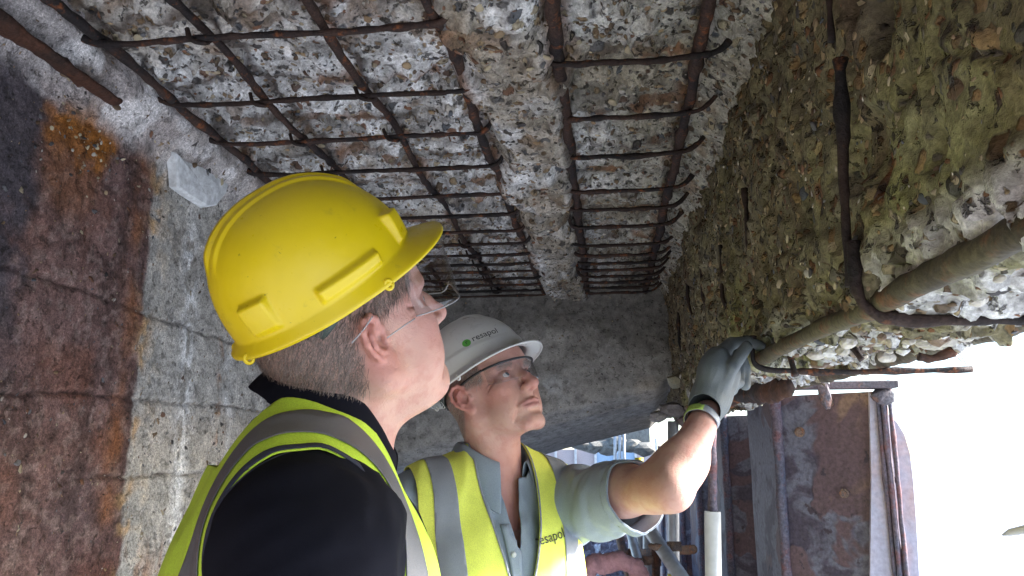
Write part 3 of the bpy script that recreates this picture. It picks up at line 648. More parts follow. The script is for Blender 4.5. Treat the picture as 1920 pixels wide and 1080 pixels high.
# far end of the dock: underside of the next beam, pale building, far posts
nb = empty('far_beam', at(1110, 820, 8), 'distant concrete beam seen under the cross beam', 'beam')
V, f = box_vf((-2.0, 8.2, 1.62), (.42, 8.9, 2.4)); V = np.array(V)
under(newmesh('beam_body', V, f, M['cross'], cols=np.tile((.2, .2, .19), (8, 1)), smooth=False), nb)
for k in range(6): under(lump('concrete_lump', (-.25+.12*k, 8.15, 1.60-.02*(k % 3)), (.12, .1, .07), M['cross'], None, 840+k, (.2, .19, .17)), nb)
fb = empty('far_hoarding', (-.3, 14, 0), 'pale blue hoarding panels far away in the gap above the sleeve', 'hoarding')
for k in range(8):
    under(newmesh('panel', *box_vf((-1.9+.34*k, 14, .2), (-1.9+.34*k+.33, 14.05, 1.62)), plain_mat('hoarding_blue', (.22, .32, .45) if k in (5, 6) else (.3, .26, .27), .6), smooth=False), fb)
for k in range(9): under(newmesh('post', *box_vf((-1.93+.34*k, 13.95, 0), (-1.89+.34*k, 13.99, 1.8)), M['tube'], smooth=False), fb)
# rubble bank
xs = np.linspace(-.55, .42, 130); ys = np.linspace(4.7, 7.2, 150); Xg, Yg = np.meshgrid(xs, ys, indexing='ij'); p = np.stack([Xg.ravel(), Yg.ravel(), 0*Xg.ravel()], 1)
d_, c_ = worley(p, 26, 3); d2_, c2_ = worley(p, 11, 5)
zt = .66+.26*(p[:, 1]-4.7)*.8+.03*(c_-.5)-.02*d_+.06*(c2_-.5)+.05*fbm(p, 3, 3, 9); edge = np.minimum(np.minimum(p[:, 0]+.55, .42-p[:, 0])*6, np.minimum(p[:, 1]-4.7, 7.2-p[:, 1])*8); zt = np.minimum(zt, edge*1.0)
col = A_([.12, .10, .12])+.12*c_[:, None]*A_([1, .9, 1.]); col = blend(col, (np.hypot((p[:, 0]+.075+.01*np.sin(9*p[:, 1]))/.022, ((p[:, 1]*3.2) % 1-.5)/.30) < 1)*1., (.75, .75, .78))
p[:, 2] = zt; o = newmesh('rubble_bank', p, grid_mesh(len(xs), len(ys)), attr_mat('rubble', .9, 60, .4, .006), smooth=False, cols=col); tag(o, kind='stuff'); o['label'] = 'dark stony bank with a line of white marks beyond the men'
# pink lump of masonry at the bottom edge
q = [at(1092, 1090, 3.2), at(1110, 1064, 3.2), at(1140, 1056, 3.2), at(1170, 1054, 3.2), at(1190, 1068, 3.2), at(1200, 1095, 3.2)]
pk = attr_mat('pink_sandstone', .85, 50, .3, .004); V, f = tube_vf(catmull(q, 8), .03, 14, rough=.4, seed=4); o = newmesh('broken_pipe_rim', V, f, pk, cols=np.tile((.42, .22, .23), (len(V), 1))); tag(o, 'pink crusty curved rim at the bottom edge right of the white hatted man', 'broken rim')

o = tube('pole_end', [at(1880, 1003, 1.7), at(1895, 998, 1.68), at(1960, 985, 1.6), at(2040, 975, 1.55)], [.002, .007, .010, .010], M['plastic'], seg=12); tag(o, 'tapered grey pole end poking in at the lower right edge', 'pole')
# ------------------------------------------------------------------ implicit surfaces for people and clothes
class Fld:
    def __init__(s, lo, hi, h, M_=None):
        s.lo = np.array(lo, float); s.h = h; s.n = np.ceil((np.array(hi)-s.lo)/h).astype(int)+1
        ax = [(s.lo[i]+h*np.arange(s.n[i])).astype(np.float32) for i in range(3)]; s.ax = ax
        s.v = np.full(tuple(s.n), 1e3, np.float32); s.M = M_       # M_: (R, t) local frame of the primitives: world = R@l + t
    def sub(s, lo, hi):
        lo, hi = np.asarray(lo, float), np.asarray(hi, float)
        a = np.clip(((lo-s.lo)/s.h).astype(int), 0, s.n); b = np.clip(((hi-s.lo)/s.h).astype(int)+2, 0, s.n)
        if (b <= a).any(): return None, None
        sl = tuple(slice(a[i], b[i]) for i in range(3))
        g = np.stack(np.meshgrid(*[s.ax[i][sl[i]] for i in range(3)], indexing='ij'), -1)
        return sl, g
    def op(s, prim, k=.01, mode='u', pad=None):
        """prim = (fn, lo, hi) in world coords"""
        fn, lo, hi = prim; pad = (k*1.2+s.h*2) if pad is None else pad
        sl, g = s.sub(np.asarray(lo)-pad, np.asarray(hi)+pad)
        if sl is None: return s
        d = fn(g).astype(np.float32); a = s.v[sl]
        if mode == 'u':
            a = np.minimum(a, 1e2); t = np.clip(.5+.5*(d-a)/k, 0, 1); s.v[sl] = d*(1-t)+a*t-k*t*(1-t)
        elif mode == 's':
            d = -d; t = np.clip(.5-.5*(d-a)/k, 0, 1); s.v[sl] = d*(1-t)+a*t+k*t*(1-t)
        return s
    def samp(s, P):
        q = (P-s.lo)/s.h; q = np.clip(q, 0, s.n-1.001); i = q.astype(int); f = q-i; o = 0
        for a in (0, 1):
            for b in (0, 1):
                for c in (0, 1):
                    o = o+s.v[i[:, 0]+a, i[:, 1]+b, i[:, 2]+c]*(f[:, 0] if a else 1-f[:, 0])*(f[:, 1] if b else 1-f[:, 1])*(f[:, 2] if c else 1-f[:, 2])
        return o
    def mesh(s, iso=0., extra=None):
        v = s.v-iso if extra is None else s.v-iso+extra; ins = v < 0; n = s.n
        cs = np.zeros(n-1, np.int8)
        offs = [(a, b, c) for a in (0, 1) for b in (0, 1) for c in (0, 1)]
        for a, b, c in offs: cs += ins[a:n[0]-1+a, b:n[1]-1+b, c:n[2]-1+c]
        act = np.argwhere((cs > 0) & (cs < 8)); idx = -np.ones(n-1, np.int64); idx[tuple(act.T)] = np.arange(len(act))
        vals = {o: v[act[:, 0]+o[0], act[:, 1]+o[1], act[:, 2]+o[2]] for o in offs}
        acc = np.zeros((len(act), 3)); cnt = np.zeros(len(act))
        for o in offs:
            for ax in range(3):
                if o[ax] == 0:
                    o2 = list(o); o2[ax] = 1; o2 = tuple(o2); a, b = vals[o], vals[o2]; m = (a < 0) != (b < 0)
                    t = np.where(m, a/np.where(m, a-b, 1), 0); P = np.tile(np.array(o, float), (len(act), 1)); P[:, ax] = t
                    acc[m] += P[m]; cnt[m] += 1
        V = s.lo+s.h*(act+acc/cnt[:, None]); Q = []
        for ax in range(3):
            u, w_ = (ax+1) % 3, (ax+2) % 3
            sh = [slice(0, None)]*3; sa, sb = list(sh), list(sh); sa[ax] = slice(0, -1); sb[ax] = slice(1, None)
            A, B = ins[tuple(sa)], ins[tuple(sb)]; E_ = np.argwhere(A != B)
            E_ = E_[(E_[:, u] > 0) & (E_[:, w_] > 0) & (E_[:, u] < n[u]-1) & (E_[:, w_] < n[w_]-1) & (E_[:, ax] < n[ax]-1)]
            if not len(E_): continue
            q = []
            for du, dw in ((-1, -1), (0, -1), (0, 0), (-1, 0)):
                c = E_.copy(); c[:, u] += du; c[:, w_] += dw; q.append(idx[tuple(c.T)])
            q = np.stack(q, 1); fl = A[tuple(E_.T)]; q[~fl] = q[~fl][:, ::-1]; Q.append(q)
        return V, np.concatenate(Q)
def T2(q): return np.concatenate([q[:, [0, 1, 2]], q[:, [0, 2, 3]]])
def clip(V, Tr, f):
    """keep f<0, cutting triangles exactly"""
    f = np.where(np.abs(f) < 1e-9, -1e-9, f); k = f < 0; c = k[Tr].sum(1); keep = Tr[c == 3]; V = list(V); new = []; cache = {}
    def cut(a, b):
        key = (min(a, b), max(a, b))
        if key not in cache:
            t = f[a]/(f[a]-f[b]); V.append(V[a]+(V[b]-V[a])*t); cache[key] = len(V)-1
        return cache[key]
    for t in Tr[(c == 1) | (c == 2)]:
        for r_ in range(3):
            a, b, d = t[r_], t[(r_+1) % 3], t[(r_+2) % 3]
            if k[a] and not k[b] and not k[d]: new.append((a, cut(a, b), cut(a, d))); break
            if not k[a] and k[b] and k[d]: x, y = cut(a, b), cut(a, d); new.append((x, b, d)); new.append((x, d, y)); break
    Tr = np.concatenate([keep, np.array(new)]) if new else keep; V = np.array(V)
    used, inv = np.unique(Tr, return_inverse=True); return V[used], inv.reshape(-1, 3)
def solid(o, th, off=1.): m = o.modifiers.new('s', 'SOLIDIFY'); m.thickness = th; m.offset = off; return o
# primitives; Fr = (R, t) frame
class Fr:
    def __init__(s, R_=None, t=(0, 0, 0)): s.R = np.eye(3) if R_ is None else np.asarray(R_); s.t = np.asarray(t, float)
    def w(s, p): return np.asarray(p, float) @ s.R.T+s.t
    def l(s, g): return (g-s.t) @ s.R
def _bb(P, r): P = np.atleast_2d(P); return P.min(0)-r, P.max(0)+r
def sph(fr, c, r): c = fr.w(c); return (lambda g: np.linalg.norm(g-c, axis=-1)-r,)+_bb(c, r)
def ell(fr, c, rad, rot=None):
    Rr = fr.R if rot is None else fr.R @ rot; cw = fr.w(c); rad = np.asarray(rad, float)
    def fn(g):
        q = (g-cw) @ Rr; k0 = np.linalg.norm(q/rad, axis=-1); k1 = np.linalg.norm(q/rad**2, axis=-1); return k0*(k0-1)/np.maximum(k1, 1e-6)
    return (fn,)+_bb(cw, rad.max())
def cap(fr, a, b, ra, rb=None):
    rb = ra if rb is None else rb; a, b = fr.w(a), fr.w(b); d = b-a; dd = d@d+1e-12
    def fn(g): t = np.clip((g-a)@d/dd, 0, 1); return np.linalg.norm(g-a-t[..., None]*d, axis=-1)-(ra+(rb-ra)*t)
    return (fn,)+_bb([a, b], max(ra, rb))
def rx(a): c, s = math.cos(a), math.sin(a); return np.array([[1, 0, 0], [0, c, -s], [0, s, c]])
def ry(a): c, s = math.cos(a), math.sin(a); return np.array([[c, 0, s], [0, 1, 0], [-s, 0, c]])
def rz(a): c, s = math.cos(a), math.sin(a); return np.array([[c, -s, 0], [s, c, 0], [0, 0, 1]])
def frame(az, pitch, roll=0.):     # columns: forward, left, up
    fw = np.array([math.cos(az)*math.cos(pitch), math.sin(az)*math.cos(pitch), math.sin(pitch)]); lf = np.array([-math.sin(az), math.cos(az), 0]); up = np.cross(fw, lf)
    return np.stack([fw, lf, up], 1) @ rx(roll)

# ------------------------------------------------------------------ people materials
def skin_mat(name, base=(.56, .345, .28)):
    m = MT(name); red = m.attr('red', True); hr = m.attr('hairy', True); ln = m.attr('lip', True)
    a = m.noise(45, 4, .6); b = m.noise(420, 3, .6); f = m.noise(14, 3, .6)
    c = m.mix(m.math('MULTIPLY', red, .7), base, (.50, .17, .14))
    c = m.mix(m.math('MULTIPLY', m.ramp(f, [(.4, 0), (.65, 1)]), .5), c, (.50, .22, .19))
    c = m.mix(m.math('MULTIPLY', m.ramp(a, [(.50, 0), (.62, 1)]), .4), c, (.46, .2, .16))
    c = m.mix(m.math('MULTIPLY', ln, .75), c, (.42, .17, .16))
    c = m.mix(m.math('MULTIPLY', hr, m.ramp(b, [(.35, .4), (.6, .95)])), c, (.16, .12, .10))
    h = m.math('ADD', m.math('MULTIPLY', b, .45), m.math('ADD', a, m.noise(110, 4, .7, dist=1.5)))
    return m.set(col=c, rough=.52, spec=.4, sss=.12, sssr=(.8, .25, .15), ssss=.01, nrm=m.bump(h, .0013, .8))
def cloth_mat(name, col, sc=900, rough=.85, fold=.25, bd=.0006, **k):
    m = MT(name); w_ = m.noise(sc, 2, .5); n = m.noise(9, 4, .6)
    c = m.mix(1, m.mix(1, col, m.ramp(w_, [(.3, .85), (.7, 1.12)]), 'MULTIPLY'), m.ramp(n, [(.3, .88), (.7, 1.08)]), 'MULTIPLY')
    return m.set(col=c, rough=rough, nrm=m.bump(m.math('ADD', w_, m.math('MULTIPLY', n, fold*4)), bd, .7), **k)
M['skin'] = skin_mat('weathered_skin')
M['hivis'] = cloth_mat('lime_mesh', (.55, .78, .06), 700, .7)
M['hivis2'] = cloth_mat('yellow_lime', (.84, .90, .14), 700, .7)
M['reflect'] = cloth_mat('silver_strip', (.27, .29, .33), 1200, .4, .1)
M['reflect2'] = cloth_mat('dull_strip', (.13, .13, .14), 1200, .45, .1)
M['piping'] = cloth_mat('navy_piping', (.03, .035, .06), 1200)
M['seam'] = cloth_mat('seam_thread', (.03, .03, .045), 1200)
M['shirtedge'] = cloth_mat('shirt_edge', (.40, .46, .52), 1200)
M['black'] = cloth_mat('black_jersey', (.006, .0065, .012), 1100, .95, spec=.15)
M['blueshirt'] = cloth_mat('blue_grey_cotton', (.27, .32, .38), 900, .85)
M['trouser'] = cloth_mat('dark_trouser', (.03, .035, .05))
M['boot'] = plain_mat('boot_leather', (.04, .03, .025), .5)
M['glove'] = cloth_mat('grey_glove', (.12, .14, .148), 700, .55, .2)
M['glovecuff'] = cloth_mat('lime_knit', (.38, .55, .12), 300, .9, bd=.0015)
def shell_mat(name, col, dirt, rough):
    m = MT(name); a = m.noise(7, 4, .6); b = m.noise(120, 3, .7); v = m.noise(35, 5, .75)
    c = m.mix(m.math('MULTIPLY', m.ramp(a, [(.45, 0), (.7, 1)]), .22), col, dirt)
    c = m.mix(m.math('MULTIPLY', m.ramp(b, [(.70, 0), (.73, 1)]), .6), c, tuple(q*.35 for q in dirt))
    c = m.mix(m.math('MULTIPLY', m.ramp(v, [(.60, 0), (.68, 1)]), .25), c, dirt)
    r_ = m.ramp(v, [(.35, rough-.06), (.65, rough+.2)])
    return m.set(col=c, rough=r_, spec=.5, nrm=m.bump(v, .00035, .5))
M['yhat'] = shell_mat('yellow_shell', (.70, .53, .006), (.38, .30, .03), .32)
M['what'] = shell_mat('white_shell', (.68, .69, .68), (.50, .49, .45), .30)
M['harness'] = plain_mat('grey_green_plastic', (.035, .055, .05), .4)
M['blackplastic'] = plain_mat('black_plastic', (.012, .012, .014), .35)
M['ink'] = plain_mat('black_print', (.03, .03, .035), .5)
M['greenink'] = plain_mat('green_print', (.10, .38, .06), .5)
M['button'] = plain_mat('pale_button', (.5, .52, .5), .3)
M['white_eye'] = plain_mat('eye_white', (.62, .60, .58), .15)
M['iris'] = plain_mat('grey_blue_iris', (.10, .15, .19), .1)
m = MT('stubble_hair'); hm = m.set(col=m.attr('col'), rough=.45, spec=.4); M['hair'] = hm
def lens_mat(name, tint=.93):
    m = bpy.data.materials.new(name); m.use_nodes = True; t = m.node_tree; t.nodes.clear(); o = t.nodes.new('ShaderNodeOutputMaterial')
    tr = t.nodes.new('ShaderNodeBsdfTransparent'); tr.inputs[0].default_value = (tint, tint, tint*1.01, 1); gl = t.nodes.new('ShaderNodeBsdfGlossy'); gl.inputs['Roughness'].default_value = .03
    lw = t.nodes.new('ShaderNodeLayerWeight'); pw_ = t.nodes.new('ShaderNodeMath'); pw_.operation = 'POWER'; pw_.inputs[1].default_value = 4; fr_ = t.nodes.new('ShaderNodeMath'); fr_.operation = 'MULTIPLY_ADD'; fr_.inputs[1].default_value = .5; fr_.inputs[2].default_value = .035
    t.links.new(lw.outputs['Facing'], pw_.inputs[0]); t.links.new(pw_.outputs[0], fr_.inputs[0]); mx = t.nodes.new('ShaderNodeMixShader')
    t.links.new(fr_.outputs[0], mx.inputs[0]); t.links.new(tr.outputs[0], mx.inputs[1]); t.links.new(gl.outputs[0], mx.inputs[2]); t.links.new(mx.outputs[0], o.inputs[0]); return m
M['lens'] = lens_mat('clear_lens'); M['lensrim'] = plain_mat('clear_rim', (.6, .6, .6), .2, trans=.5, ior=1.3)

# ------------------------------------------------------------------ head
def head_prims(fd, H, neck_to, fat=1., age=1., mouth_open=0.):
    L = lambda *a, **k: fd.op(*a, **k)
    L(ell(H, (-.014, 0, .032), (.098, .077, .085)), k=.02)
    L(ell(H, (-.035, 0, -.005), (.070, .068, .065)), k=.03)
    L(ell(H, (.030, 0, -.035), (.058*fat, .060*fat, .080)), k=.03)
    for s in (-1, 1):
        L(cap(H, (-.012, s*.060*fat, -.055), (.068, s*.020, -.106), .017, .015), k=.022)
        L(cap(H, (-.012, s*.062*fat, -.055), (-.010, s*.064, -.005), .016, .014), k=.022)
        L(ell(H, (.058, s*.044, -.026), (.020, .018, .017)), k=.022)       # cheekbone
        L(ell(H, (.050, s*.040*fat, -.062), (.026, .020*fat, .028)), k=.022)
        L(ell(H, (.067, s*.028, .019), (.020, .028, .009)), k=.014)        # brow
    L(ell(H, (.058, 0, .045), (.030, .052, .035)), k=.025)                 # forehead
    L(ell(H, (.073, 0, -.072), (.020, .026, .028)), k=.016)                # muzzle
    L(ell(H, (.076, 0, -.104), (.016, .020, .014)), k=.014)                # chin
    if fat > 1.05: L(ell(H, (.030, 0, -.112), (.045, .045, .022)), k=.03)   # soft under-chin
    for s in (-1, 1):
        L(ell(H, (.094, s*.033, -.001), (.020, .017, .011)), k=.012, mode='s')
        L(sph(H, (.0695, s*.032, -.002), .0135), k=.004)                   # lid volume
        L(cap(H, (.078, s*.020, -.016), (.070, s*.046, -.017), .004, .003), k=.008)   # lower pouch
    for a, b, ra, rb in (((.082, 0, .012), (.098, 0, -.016), .0075, .0085), ((.098, 0, -.016), (.110, 0, -.034), .0085, .0105), ((.108, 0, -.036), (.090, 0, -.044), .0098, .010)):
        L(cap(H, a, b, ra, rb), k=.009)
    for s in (-1, 1):
        L(ell(H, (.097, s*.0125, -.0385), (.0105, .0075, .0075)), k=.005)
        L(ell(H, (.102, s*.0068, -.0475), (.0055, .0036, .004)), k=.003, mode='s')
        # eyelid crease and slit
        L(ell(H, (.0835, s*.033, -.0025), (.0065, .0125, .0046), rz(R(12*s))), k=.0015, mode='s')
        for dz_ in (-.008, .0, .008): L(cap(H, (.060, s*.056, -.006+dz_*.3), (.045, s*.064, -.008+dz_*1.5), .0011*age), k=.003, mode='s')
        L(cap(H, (.074, s*.028, -.024), (.062, s*.050, -.024), .0012*age), k=.004, mode='s')
        L(cap(H, (.080, s*.036, -.076), (.066, s*.042, -.096), .0014*age), k=.006, mode='s')
        L(cap(H, (.078, s*.022, .0085), (.071, s*.046, .007), .0012), k=.003, mode='s')
        # nasolabial fold
        L(cap(H, (.094, s*.020, -.040), (.078, s*.034, -.068), .0018*age, .0012*age), k=.006, mode='s')
    for dz_ in (-.140, -.158, -.175):
        L(cap(H, (.030, -.052, dz_+.012), (.046, 0, dz_-.004), .0014*age), k=.005, mode='s'); L(cap(H, (.046, 0, dz_-.004), (.030, .052, dz_+.012), .0014*age), k=.005, mode='s')
    # lips
    up_ = [(.0955, 0, -.0655), (.092, .012, -.0665), (.082, .025, -.0705)]; lo_ = [(.093, 0, -.0765), (.089, .012, -.076), (.081, .024, -.072)]
    for s in (-1, 1):
        for q, r_ in ((up_, .0042), (lo_, .0050)):
            for a, b in zip(q[:-1], q[1:]): L(cap(H, (a[0], a[1]*s, a[2]), (b[0], b[1]*s, b[2]), r_, r_*.7), k=.005)
        mm = [(.100, 0, -.0710), (.096, .012, -.0712), (.0845, .027, -.0718)]
        for a, b in zip(mm[:-1], mm[1:]): L(cap(H, (a[0], a[1]*s, a[2]), (b[0], b[1]*s, b[2]), .0014+mouth_open, .0009), k=.0025, mode='s')
    L(cap(H, (.092, -.012, -.0865), (.092, .012, -.0865), .003), k=.008, mode='s')
    # neck
    L(cap(H, (-.022, 0, -.045), tuple(H.l(np.array(neck_to))), .056*fat**.7, .062*fat), k=.03)
    for s in (-1, 1): L(cap(H, (-.018, s*.055, -.045), tuple(H.l(np.array(neck_to))+np.array([.04, s*.018, 0])), .013, .013), k=.02)
    L(ell(H, (-.045, 0, -.06), (.045, .055, .04)), k=.03)
    # ears
    for s in (-1, 1):
        tilt = ry(R(-16)); E0 = np.array([-.008, s*.0755, -.012])
        flare = rz(R(24)*s*-1)
        Er = Fr(H.R @ flare @ tilt @ np.diag([1, s, 1]), H.w(E0))
        e = lambda x, z_, y_: (x, y_, z_)
        L(ell(Er, (-.006, .003, .001), (.0165, .0050, .029)), k=.004)
        L(ell(Er, (-.001, -.003, -.004), (.012, .010, .018)), k=.006)
        hx = [(.004, -.003, .006), (.009, .008, .006), (.0085, .021, .007), (.002, .030, .0085), (-.009, .0315, .010), (-.019, .025, .011), (-.0235, .012, .0115), (-.022, -.002, .011), (-.017, -.013, .009), (-.010, -.021, .007)]
        for a, b in zip(hx[:-1], hx[1:]): L(cap(Er, e(*a), e(*b), .0034), k=.0035)
        ah = [(-.002, .018, .0075), (-.010, .013, .009), (-.0135, .003, .0095), (-.011, -.008, .009), (-.003, -.014, .0075)]
        for a, b in zip(ah[:-1], ah[1:]): L(cap(Er, e(*a), e(*b), .0030), k=.0035)
        L(ell(Er, (-.003, .006, -.026), (.0085, .0042, .0095)), k=.005)
        L(ell(Er, (-.0005, .013, -.001), (.0085, .010, .0115)), k=.003, mode='s')
        L(sph(Er, (.004, .004, -.002), .0038), k=.003, mode='s')
        L(ell(Er, (.0095, .0055, -.005), (.0045, .0035, .006)), k=.003)
        sca = [(-.004, .026, .012), (-.014, .021, .013), (-.0185, .010, .0145), (-.0175, -.002, .0135)]
        for a, b in zip(sca[:-1], sca[1:]): L(cap(Er, e(*a), e(*b), .0016), k=.003, mode='s')
def head_attrs(V, H, hairfn):
    q = H.l(V); x, y, z = q.T; ay = np.abs(y)
    red = np.exp(-((x-.108)**2+y**2+(z+.036)**2)/.016**2)*.9
    red = np.maximum(red, np.exp(-((x-.06)**2+(ay-.05)**2+(z+.035)**2)/.025**2)*.55)
    red = np.maximum(red, ss(.074, .084, ay)*ss(.06, .02, np.abs(z+.01))*ss(.05, .02, np.abs(x+.01))*.75)
    red = np.maximum(red, ss(-.12, -.17, z)*.35)
    lip = (1-ss(.006, .010, np.abs(z+.0712)))*ss(.030, .022, ay)*ss(.074, .080, x)
    hy = hairfn(x, y, z)*ss(.0815, .076, ay)
    return dict(red=red, lip=lip, hairy=hy)
def strands(name, V, Fq, H, dens, n, ln, wd, colA, colB, parent, flow, seed=1):
    rs = np.random.RandomState(seed); tri = T2(Fq); c = V[tri].mean(1); nr = np.cross(V[tri[:, 1]]-V[tri[:, 0]], V[tri[:, 2]]-V[tri[:, 0]]); ar = np.linalg.norm(nr, axis=1); nr /= ar[:, None]+1e-12
    pr = ar*dens[tri].mean(1); pr /= pr.sum(); k = rs.choice(len(tri), n, p=pr)
    u = rs.rand(n, 2); fl = u.sum(1) > 1; u[fl] = 1-u[fl]
    P = V[tri[k, 0]]+u[:, :1]*(V[tri[k, 1]]-V[tri[k, 0]])+u[:, 1:]*(V[tri[k, 2]]-V[tri[k, 0]]); N = nr[k]
    D = flow(H.l(P)) @ H.R.T; D = D+.25*rs.randn(n, 3); D -= N*(D*N).sum(1)[:, None]; D /= np.linalg.norm(D, axis=1)[:, None]+1e-9
    S = np.cross(N, D); L_ = ln*(.6+.8*rs.rand(n))[:, None]; up = .28+.3*rs.rand(n)[:, None]
    a = P-N*.0004; b = P+D*L_*.5+N*L_*.5*up; c_ = P+D*L_+N*L_*up*.55
    VV = np.stack([a-S*wd, a+S*wd, b-S*wd*.8, b+S*wd*.8, c_], 1).reshape(-1, 3); o = (np.arange(n)*5)[:, None]
    Fc = np.concatenate([o+np.array([0, 1, 3]), o+np.array([0, 3, 2]), o+np.array([2, 3, 4])])
    t = rs.rand(n, 1); cc = np.asarray(colA)*(1-t)+np.asarray(colB)*t
    return newmesh(name, VV, Fc, M['hair'], parent, cols=np.repeat(cc, 5, 0))

# ------------------------------------------------------------------ hard hats
class Hat:
    """x forward, y left, z up; origin in the plane of the rim"""
    def __init__(s, fr, style, sc=1.): s.fr, s.st, s.sc = fr, style, sc
    def w(s, p): return s.fr.w(np.asarray(p)*s.sc)
    def rim(s, th):
        c, s_ = np.cos(th), np.sin(th); fx = np.where(c > 0, .118, .128); return fx*c, .105*s_
    def pt(s, th, t):
        """t 0 rim .. 1 crown"""
        bx, by = s.rim(th); H_ = .132 if s.st == 'y' else .128
        e = 2.35; a = t*math.pi/2
        rr = np.cos(a)**(2/e)*(1+.0*t); zz = H_*np.sin(a)**(2/e)
        bx2, by2 = bx*rr-.006*t, by*rr; ay = np.abs(by2)
        front = np.clip(bx2/.1, -1, 1)
        zz = zz*(1-.10*np.clip(front, 0, 1)**2+.02*np.clip(-front, 0, 1))
        # outward direction
        n = np.stack([bx2/.118**2, by2/.105**2, zz/.13**2], -1); n /= np.linalg.norm(n, axis=-1, keepdims=True)+1e-9
        d = 0*zz
        if s.st == 'y':
            keep = ss(.35, .55, t)*ss(.118, .09, bx2)
            d = d+keep*(.0055*ss(.010, .006, ay)+.0035*ss(.014, .019, ay)*ss(.031, .026, ay))
            ang = np.degrees(np.arctan2(by2/.105, bx2/.12)); aa = np.abs(ang)
            for a0, a1, t0, t1, hgt in ((131, 149, .02, .17, .0105), (66, 106, .015, .075, .0085), (30, 45, .02, .19, .011)):
                e0 = 1.6; d = d+hgt*ss(a0-e0, a0+e0, aa)*ss(a1+e0, a1-e0, aa)*ss(t0-.012, t0+.012, t)*ss(t1+.02, t1-.02, t)*(.55+.45*ss(t0, t1, t))
        else:
            d = d+.0022*ss(.16, .10, t)+.003*ss(.016, .008, ay)*ss(.5, .7, t)
            d = d+.004*ss(.10, .13, t)*ss(.3, .2, t)*np.exp(-((np.degrees(np.arctan2(by2, bx2))**2)**.5-150)**2/60)
        return np.stack([bx2, by2, zz], -1)+n*d[..., None]
    def brim(s, th, q):
        bx, by = s.rim(th); c = np.cos(th); n = np.hypot(bx, by)
        w_ = .0055+.038*np.clip(c, 0, 1)**2.0 if s.st == 'y' else .011+.034*np.clip(c, 0, 1)**2.0
        w_ = w_+.007*np.clip(-c, 0, 1)**3
        k = 1+q*w_/n; drop = -.010*q-.004*q*np.clip(c, 0, 1)+.006*q*q*np.clip(c, 0, 1)**2*np.abs(np.sin(th))*0
        return np.stack([bx*k, by*k, drop+0*bx-.006*q*(np.sin(th)**2)], -1)
    def build(s, mat, label):
        th = np.linspace(0, 2*math.pi, 420, endpoint=False)
        rows = []
        for t in np.r_[1-np.linspace(0, 1, 150)**1.0*.999][::1]:
            rows.append(s.pt(th, np.full_like(th, t)))
        for q in (.12, .35, .6, .85, 1.0): rows.append(s.brim(th, q))
        lip_ = s.brim(th, 1.0); l2 = lip_.copy(); l2[:, 2] -= .0035; rows.append(l2)
        V = np.array(rows); nr, nc = V.shape[:2]; V = V.reshape(-1, 3)
        i = np.arange(nr-1)[:, None]; j = np.arange(nc)[None]; j2 = (j+1) % nc
        Q = np.stack([i*nc+j, (i+1)*nc+j, (i+1)*nc+j2, i*nc+j2], -1).reshape(-1, 4)
        o = newmesh('hard_hat', s.w(V), Q, mat); solid(o, .0024, -1); tag(o, label, 'hard hat')
        s.bv = BVHTree.FromPolygons([tuple(v) for v in s.w(V)], [tuple(f) for f in Q]); s.o = o
        # chin-strap eyelets hanging from the rim
        for a in (72, -72, 160, -160):
            b = s.brim(np.array([R(a)]), .75)[0]; ring = [(b[0]+.0045*math.cos(k), b[1], b[2]-.006+.0055*math.sin(k)) for k in np.linspace(0, 2*math.pi, 13)]
            Vv, ff = tube_vf(s.w(ring), .0022, 7); newmesh('eyelet', Vv, ff, mat, o)
        return o
    def harness(s, parent, nape=.045):
        # sweat band and nape strap
        th = np.linspace(R(95), R(265), 60); rows = []
        for zz in np.linspace(0, 1, 8): rows.append(np.stack([.113*np.cos(th)-.003+.012*zz, .098*np.sin(th), np.where(np.cos(th) < 0, (.012-nape*zz*np.clip(-np.cos(th), 0, 1)**.7-.010*zz), .012-.012*zz)], -1))
        V = np.array(rows); nr, nc = V.shape[:2]; o = newmesh('nape_strap', s.w(V.reshape(-1, 3)), grid_mesh(nr, nc), M['harness'], parent); solid(o, .002)
        rs_ = []
        for k in np.arange(8, 52, 3):
            if k > 22: continue
        th2 = np.linspace(-R(180), R(180), 80); rows = [np.stack([.100*np.cos(th2)-.002, .084*np.sin(th2), 0*th2+z_], -1) for z_ in (.004, .03)]
        V = np.array(rows); o2 = newmesh('sweat_band', s.w(V.reshape(-1, 3)), grid_mesh(2, 80), M['harness'], parent); solid(o2, .002)
        for k in range(9):
            for rr, dz in ((0, 0), (1, .006)):
                a = -R(112+6.5*k+2*rr); p_ = np.array([.1165*math.cos(a)+.004, .1005*math.sin(a), -.014-.016*k/9-dz])
                newmesh('strap_hole', *(lambda vf: (s.w(np.array(vf[0])), vf[1]))(tube_vf([p_, p_*np.array([1.02, 1.02, 1])], .0013, 6)), M['blackplastic'], o)
